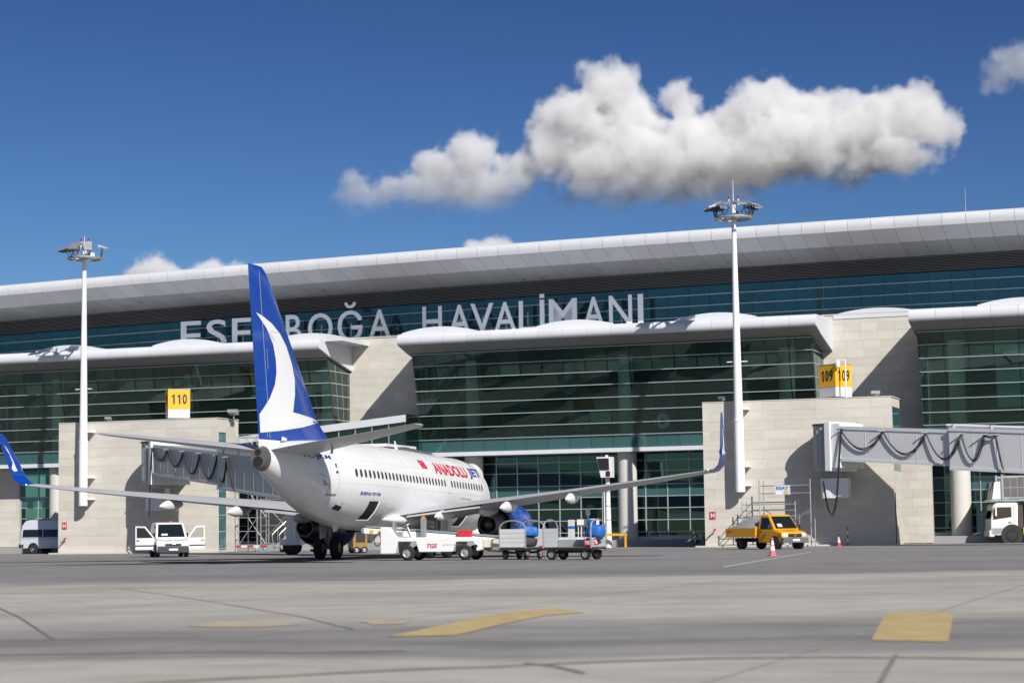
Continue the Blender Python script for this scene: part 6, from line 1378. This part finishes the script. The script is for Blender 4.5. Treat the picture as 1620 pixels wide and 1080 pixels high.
# ---------------------------------------------------------------- clouds
def cloud(name, label, box, voxel, blobs, dens, seed, det=0.68, base=(-1.0, 0.0)):
    """a cumulus: density field from puffs broken up by noise, evaluated on a grid"""
    (x0, y0, z0), (x1, y1, z1) = box
    ng = bpy.data.node_groups.new(name + '_field', 'GeometryNodeTree')
    ng.interface.new_socket('Geometry', in_out='OUTPUT', socket_type='NodeSocketGeometry')
    N, L = ng.nodes, ng.links
    out = N.new('NodeGroupOutput')
    pos = N.new('GeometryNodeInputPosition')
    def math_(op, a, b=None, c=None):
        m = N.new('ShaderNodeMath'); m.operation = op
        for i, q in enumerate((a, b, c)):
            if q is None: continue
            if isinstance(q, (int, float)): m.inputs[i].default_value = q
            else: L.new(q, m.inputs[i])
        return m.outputs[0]
    # warp
    nz = N.new('ShaderNodeTexNoise'); nz.inputs['Scale'].default_value = 1 / 170.0; nz.inputs['Detail'].default_value = 2.0
    off = N.new('ShaderNodeVectorMath'); off.operation = 'ADD'; off.inputs[1].default_value = (seed * 731.0, seed * 57.0, 0)
    L.new(pos.outputs[0], off.inputs[0]); L.new(off.outputs[0], nz.inputs['Vector'])
    wv = N.new('ShaderNodeVectorMath'); wv.operation = 'MULTIPLY_ADD'
    L.new(nz.outputs['Color'], wv.inputs[0]); wv.inputs[1].default_value = (110, 110, 110)
    sb = N.new('ShaderNodeVectorMath'); sb.operation = 'SUBTRACT'; sb.inputs[1].default_value = (55, 55, 55)
    L.new(pos.outputs[0], sb.inputs[0]); L.new(sb.outputs[0], wv.inputs[2])
    cur = None
    for (cx, cyy, cz, rx, ry, rz) in blobs:
        s1 = N.new('ShaderNodeVectorMath'); s1.operation = 'SUBTRACT'; s1.inputs[1].default_value = (cx, cyy, cz)
        L.new(wv.outputs[0], s1.inputs[0])
        s2 = N.new('ShaderNodeVectorMath'); s2.operation = 'DIVIDE'; s2.inputs[1].default_value = (rx, ry, rz)
        L.new(s1.outputs[0], s2.inputs[0])
        ln = N.new('ShaderNodeVectorMath'); ln.operation = 'LENGTH'; L.new(s2.outputs[0], ln.inputs[0])
        v = math_('SUBTRACT', 1.0, ln.outputs['Value'])
        v = math_('MULTIPLY', v, min(rx, rz))
        cur = v if cur is None else math_('SMOOTH_MAX', cur, v, 18.0)
    n2 = N.new('ShaderNodeTexNoise'); n2.inputs['Scale'].default_value = 1 / 110.0; n2.inputs['Detail'].default_value = 7.0; n2.inputs['Roughness'].default_value = det
    L.new(off.outputs[0], n2.inputs['Vector'])
    e = math_('MULTIPLY_ADD', n2.outputs[0], 210.0, -106.0)
    for sc_, amp in ((1 / 46.0, 22.0),):       # cauliflower billows
        vo = N.new('ShaderNodeTexVoronoi'); vo.feature = 'SMOOTH_F1'; vo.inputs['Scale'].default_value = sc_; vo.inputs['Smoothness'].default_value = 0.35
        L.new(off.outputs[0], vo.inputs['Vector'])
        e = math_('ADD', e, math_('MULTIPLY_ADD', vo.outputs['Distance'], -amp, amp * 0.48))
    f = math_('ADD', cur, e)
    d = math_('DIVIDE', f, 20.0)
    mr = N.new('ShaderNodeClamp'); L.new(d, mr.inputs[0])
    sx = N.new('ShaderNodeSeparateXYZ'); L.new(pos.outputs[0], sx.inputs[0])
    hz = N.new('ShaderNodeMapRange'); hz.interpolation_type = 'SMOOTHSTEP'; L.new(sx.outputs['Z'], hz.inputs[0])
    hz.inputs['From Min'].default_value = base[0]; hz.inputs['From Max'].default_value = base[1]; hz.inputs['To Min'].default_value = 0.05; hz.inputs['To Max'].default_value = 1.0
    d = math_('MULTIPLY', mr.outputs[0], hz.outputs[0])
    d = math_('MULTIPLY', d, dens)
    vc = N.new('GeometryNodeVolumeCube')
    L.new(d, vc.inputs['Density'])
    vc.inputs['Min'].default_value = box[0]; vc.inputs['Max'].default_value = box[1]
    vc.inputs['Resolution X'].default_value = int((x1 - x0) / voxel)
    vc.inputs['Resolution Y'].default_value = int((y1 - y0) / (voxel * 1.4))
    vc.inputs['Resolution Z'].default_value = int((z1 - z0) / voxel)
    sm = N.new('GeometryNodeSetMaterial'); sm.inputs['Material'].default_value = cloud_mat
    L.new(vc.outputs[0], sm.inputs[0]); L.new(sm.outputs[0], out.inputs[0])
    me = bpy.data.meshes.new(name)
    o = bpy.data.objects.new(name, me); sc.collection.objects.link(o)
    md = o.modifiers.new('field', 'NODES'); md.node_group = ng
    o['kind'] = 'stuff'; o['label'] = label; o['category'] = 'cloud'
    me.materials.append(cloud_mat)
    return o
cloud_mat = bpy.data.materials.new('cloud'); cloud_mat.use_nodes = True
cn = cloud_mat.node_tree; cn.nodes.clear()
co = cn.nodes.new('ShaderNodeOutputMaterial'); cv = cn.nodes.new('ShaderNodeVolumePrincipled')
cv.inputs['Color'].default_value = (0.996, 0.996, 0.996, 1); cv.inputs['Density'].default_value = 1.0
cv.inputs['Anisotropy'].default_value = 0.0
cn.links.new(cv.outputs[0], co.inputs['Volume'])
CD = 6000.0
K = 3195.2 / CD
def sky_pt(x, y, d=0):      # where a puff stands, in metres, at the cloud's distance
    k = K * CD / (CD + d)
    a, b = (x - 814.2) , (838.7 - (x - 814.2) * 0.014 - y)
    return (a / k, CD + d, b / k)
def puffs(lst, ry=1.0):
    r = []
    for q in lst:
        x, y, rx, rz = q[:4]; d = q[4] if len(q) > 4 else 0
        c = sky_pt(x, y, d)
        r.append((c[0], c[1], c[2], rx / K, max(rx, rz) / K * ry, rz / K))
    return r
main = puffs([(975, 150, 62, 58), (925, 190, 70, 62), (1000, 190, 70, 60, 30), (885, 245, 60, 45), (960, 260, 90, 48), (1092, 160, 34, 34), (1100, 205, 55, 36),
              (1045, 245, 100, 52), (1230, 165, 62, 44), (1290, 180, 62, 46), (1180, 205, 70, 48), (1150, 255, 120, 46), (1260, 230, 110, 54), (1370, 195, 75, 50),
              (1460, 180, 70, 46), (1500, 190, 38, 34), (1420, 240, 75, 38), (1350, 260, 90, 30), (1000, 300, 110, 28), (1130, 300, 90, 24),
              (745, 252, 58, 40), (700, 266, 58, 30), (815, 268, 52, 36), (765, 298, 84, 28), (660, 302, 62, 28), (566, 298, 32, 32), (610, 314, 54, 20), (720, 312, 84, 24)])
cloud('cumulus_cloud', 'large white cumulus bank drifting above the terminal roof', (sky_pt(520, 350)[0:1] + (CD - 250,) + (sky_pt(900, 360)[2],), sky_pt(1570, 350)[0:1] + (CD + 250,) + (sky_pt(900, 60)[2],)), 5.2, main, 0.026, 1, base=(sky_pt(900, 335)[2], sky_pt(900, 205)[2]))
cloud('cumulus_cloud', 'small white cloud peeping over the roof edge beside the tail fin', (sky_pt(180, 350)[0:1] + (CD - 120,) + (sky_pt(300, 480)[2],), sky_pt(430, 350)[0:1] + (CD + 120,) + (sky_pt(300, 385)[2],)), 5.5,
      puffs([(250, 444, 50, 40), (300, 454, 66, 36), (335, 446, 54, 40), (378, 448, 46, 34)]), 0.03, 2)
cloud('cumulus_cloud', 'tiny white cloud peeping over the middle of the roof edge', (sky_pt(710, 350)[0:1] + (CD - 80,) + (sky_pt(780, 440)[2],), sky_pt(850, 350)[0:1] + (CD + 80,) + (sky_pt(780, 360)[2],)), 5.0,
      puffs([(765, 416, 44, 36), (792, 414, 44, 38)]), 0.03, 3)
cloud('cumulus_cloud', 'thin wisp of cloud at the upper right edge of the sky', (sky_pt(1550, 350)[0:1] + (CD - 120,) + (sky_pt(1600, 140)[2],), sky_pt(1690, 350)[0:1] + (CD + 120,) + (sky_pt(1600, 50)[2],)), 6.0,
      puffs([(1598, 97, 34, 30), (1625, 92, 50, 40)]), 0.008, 4)
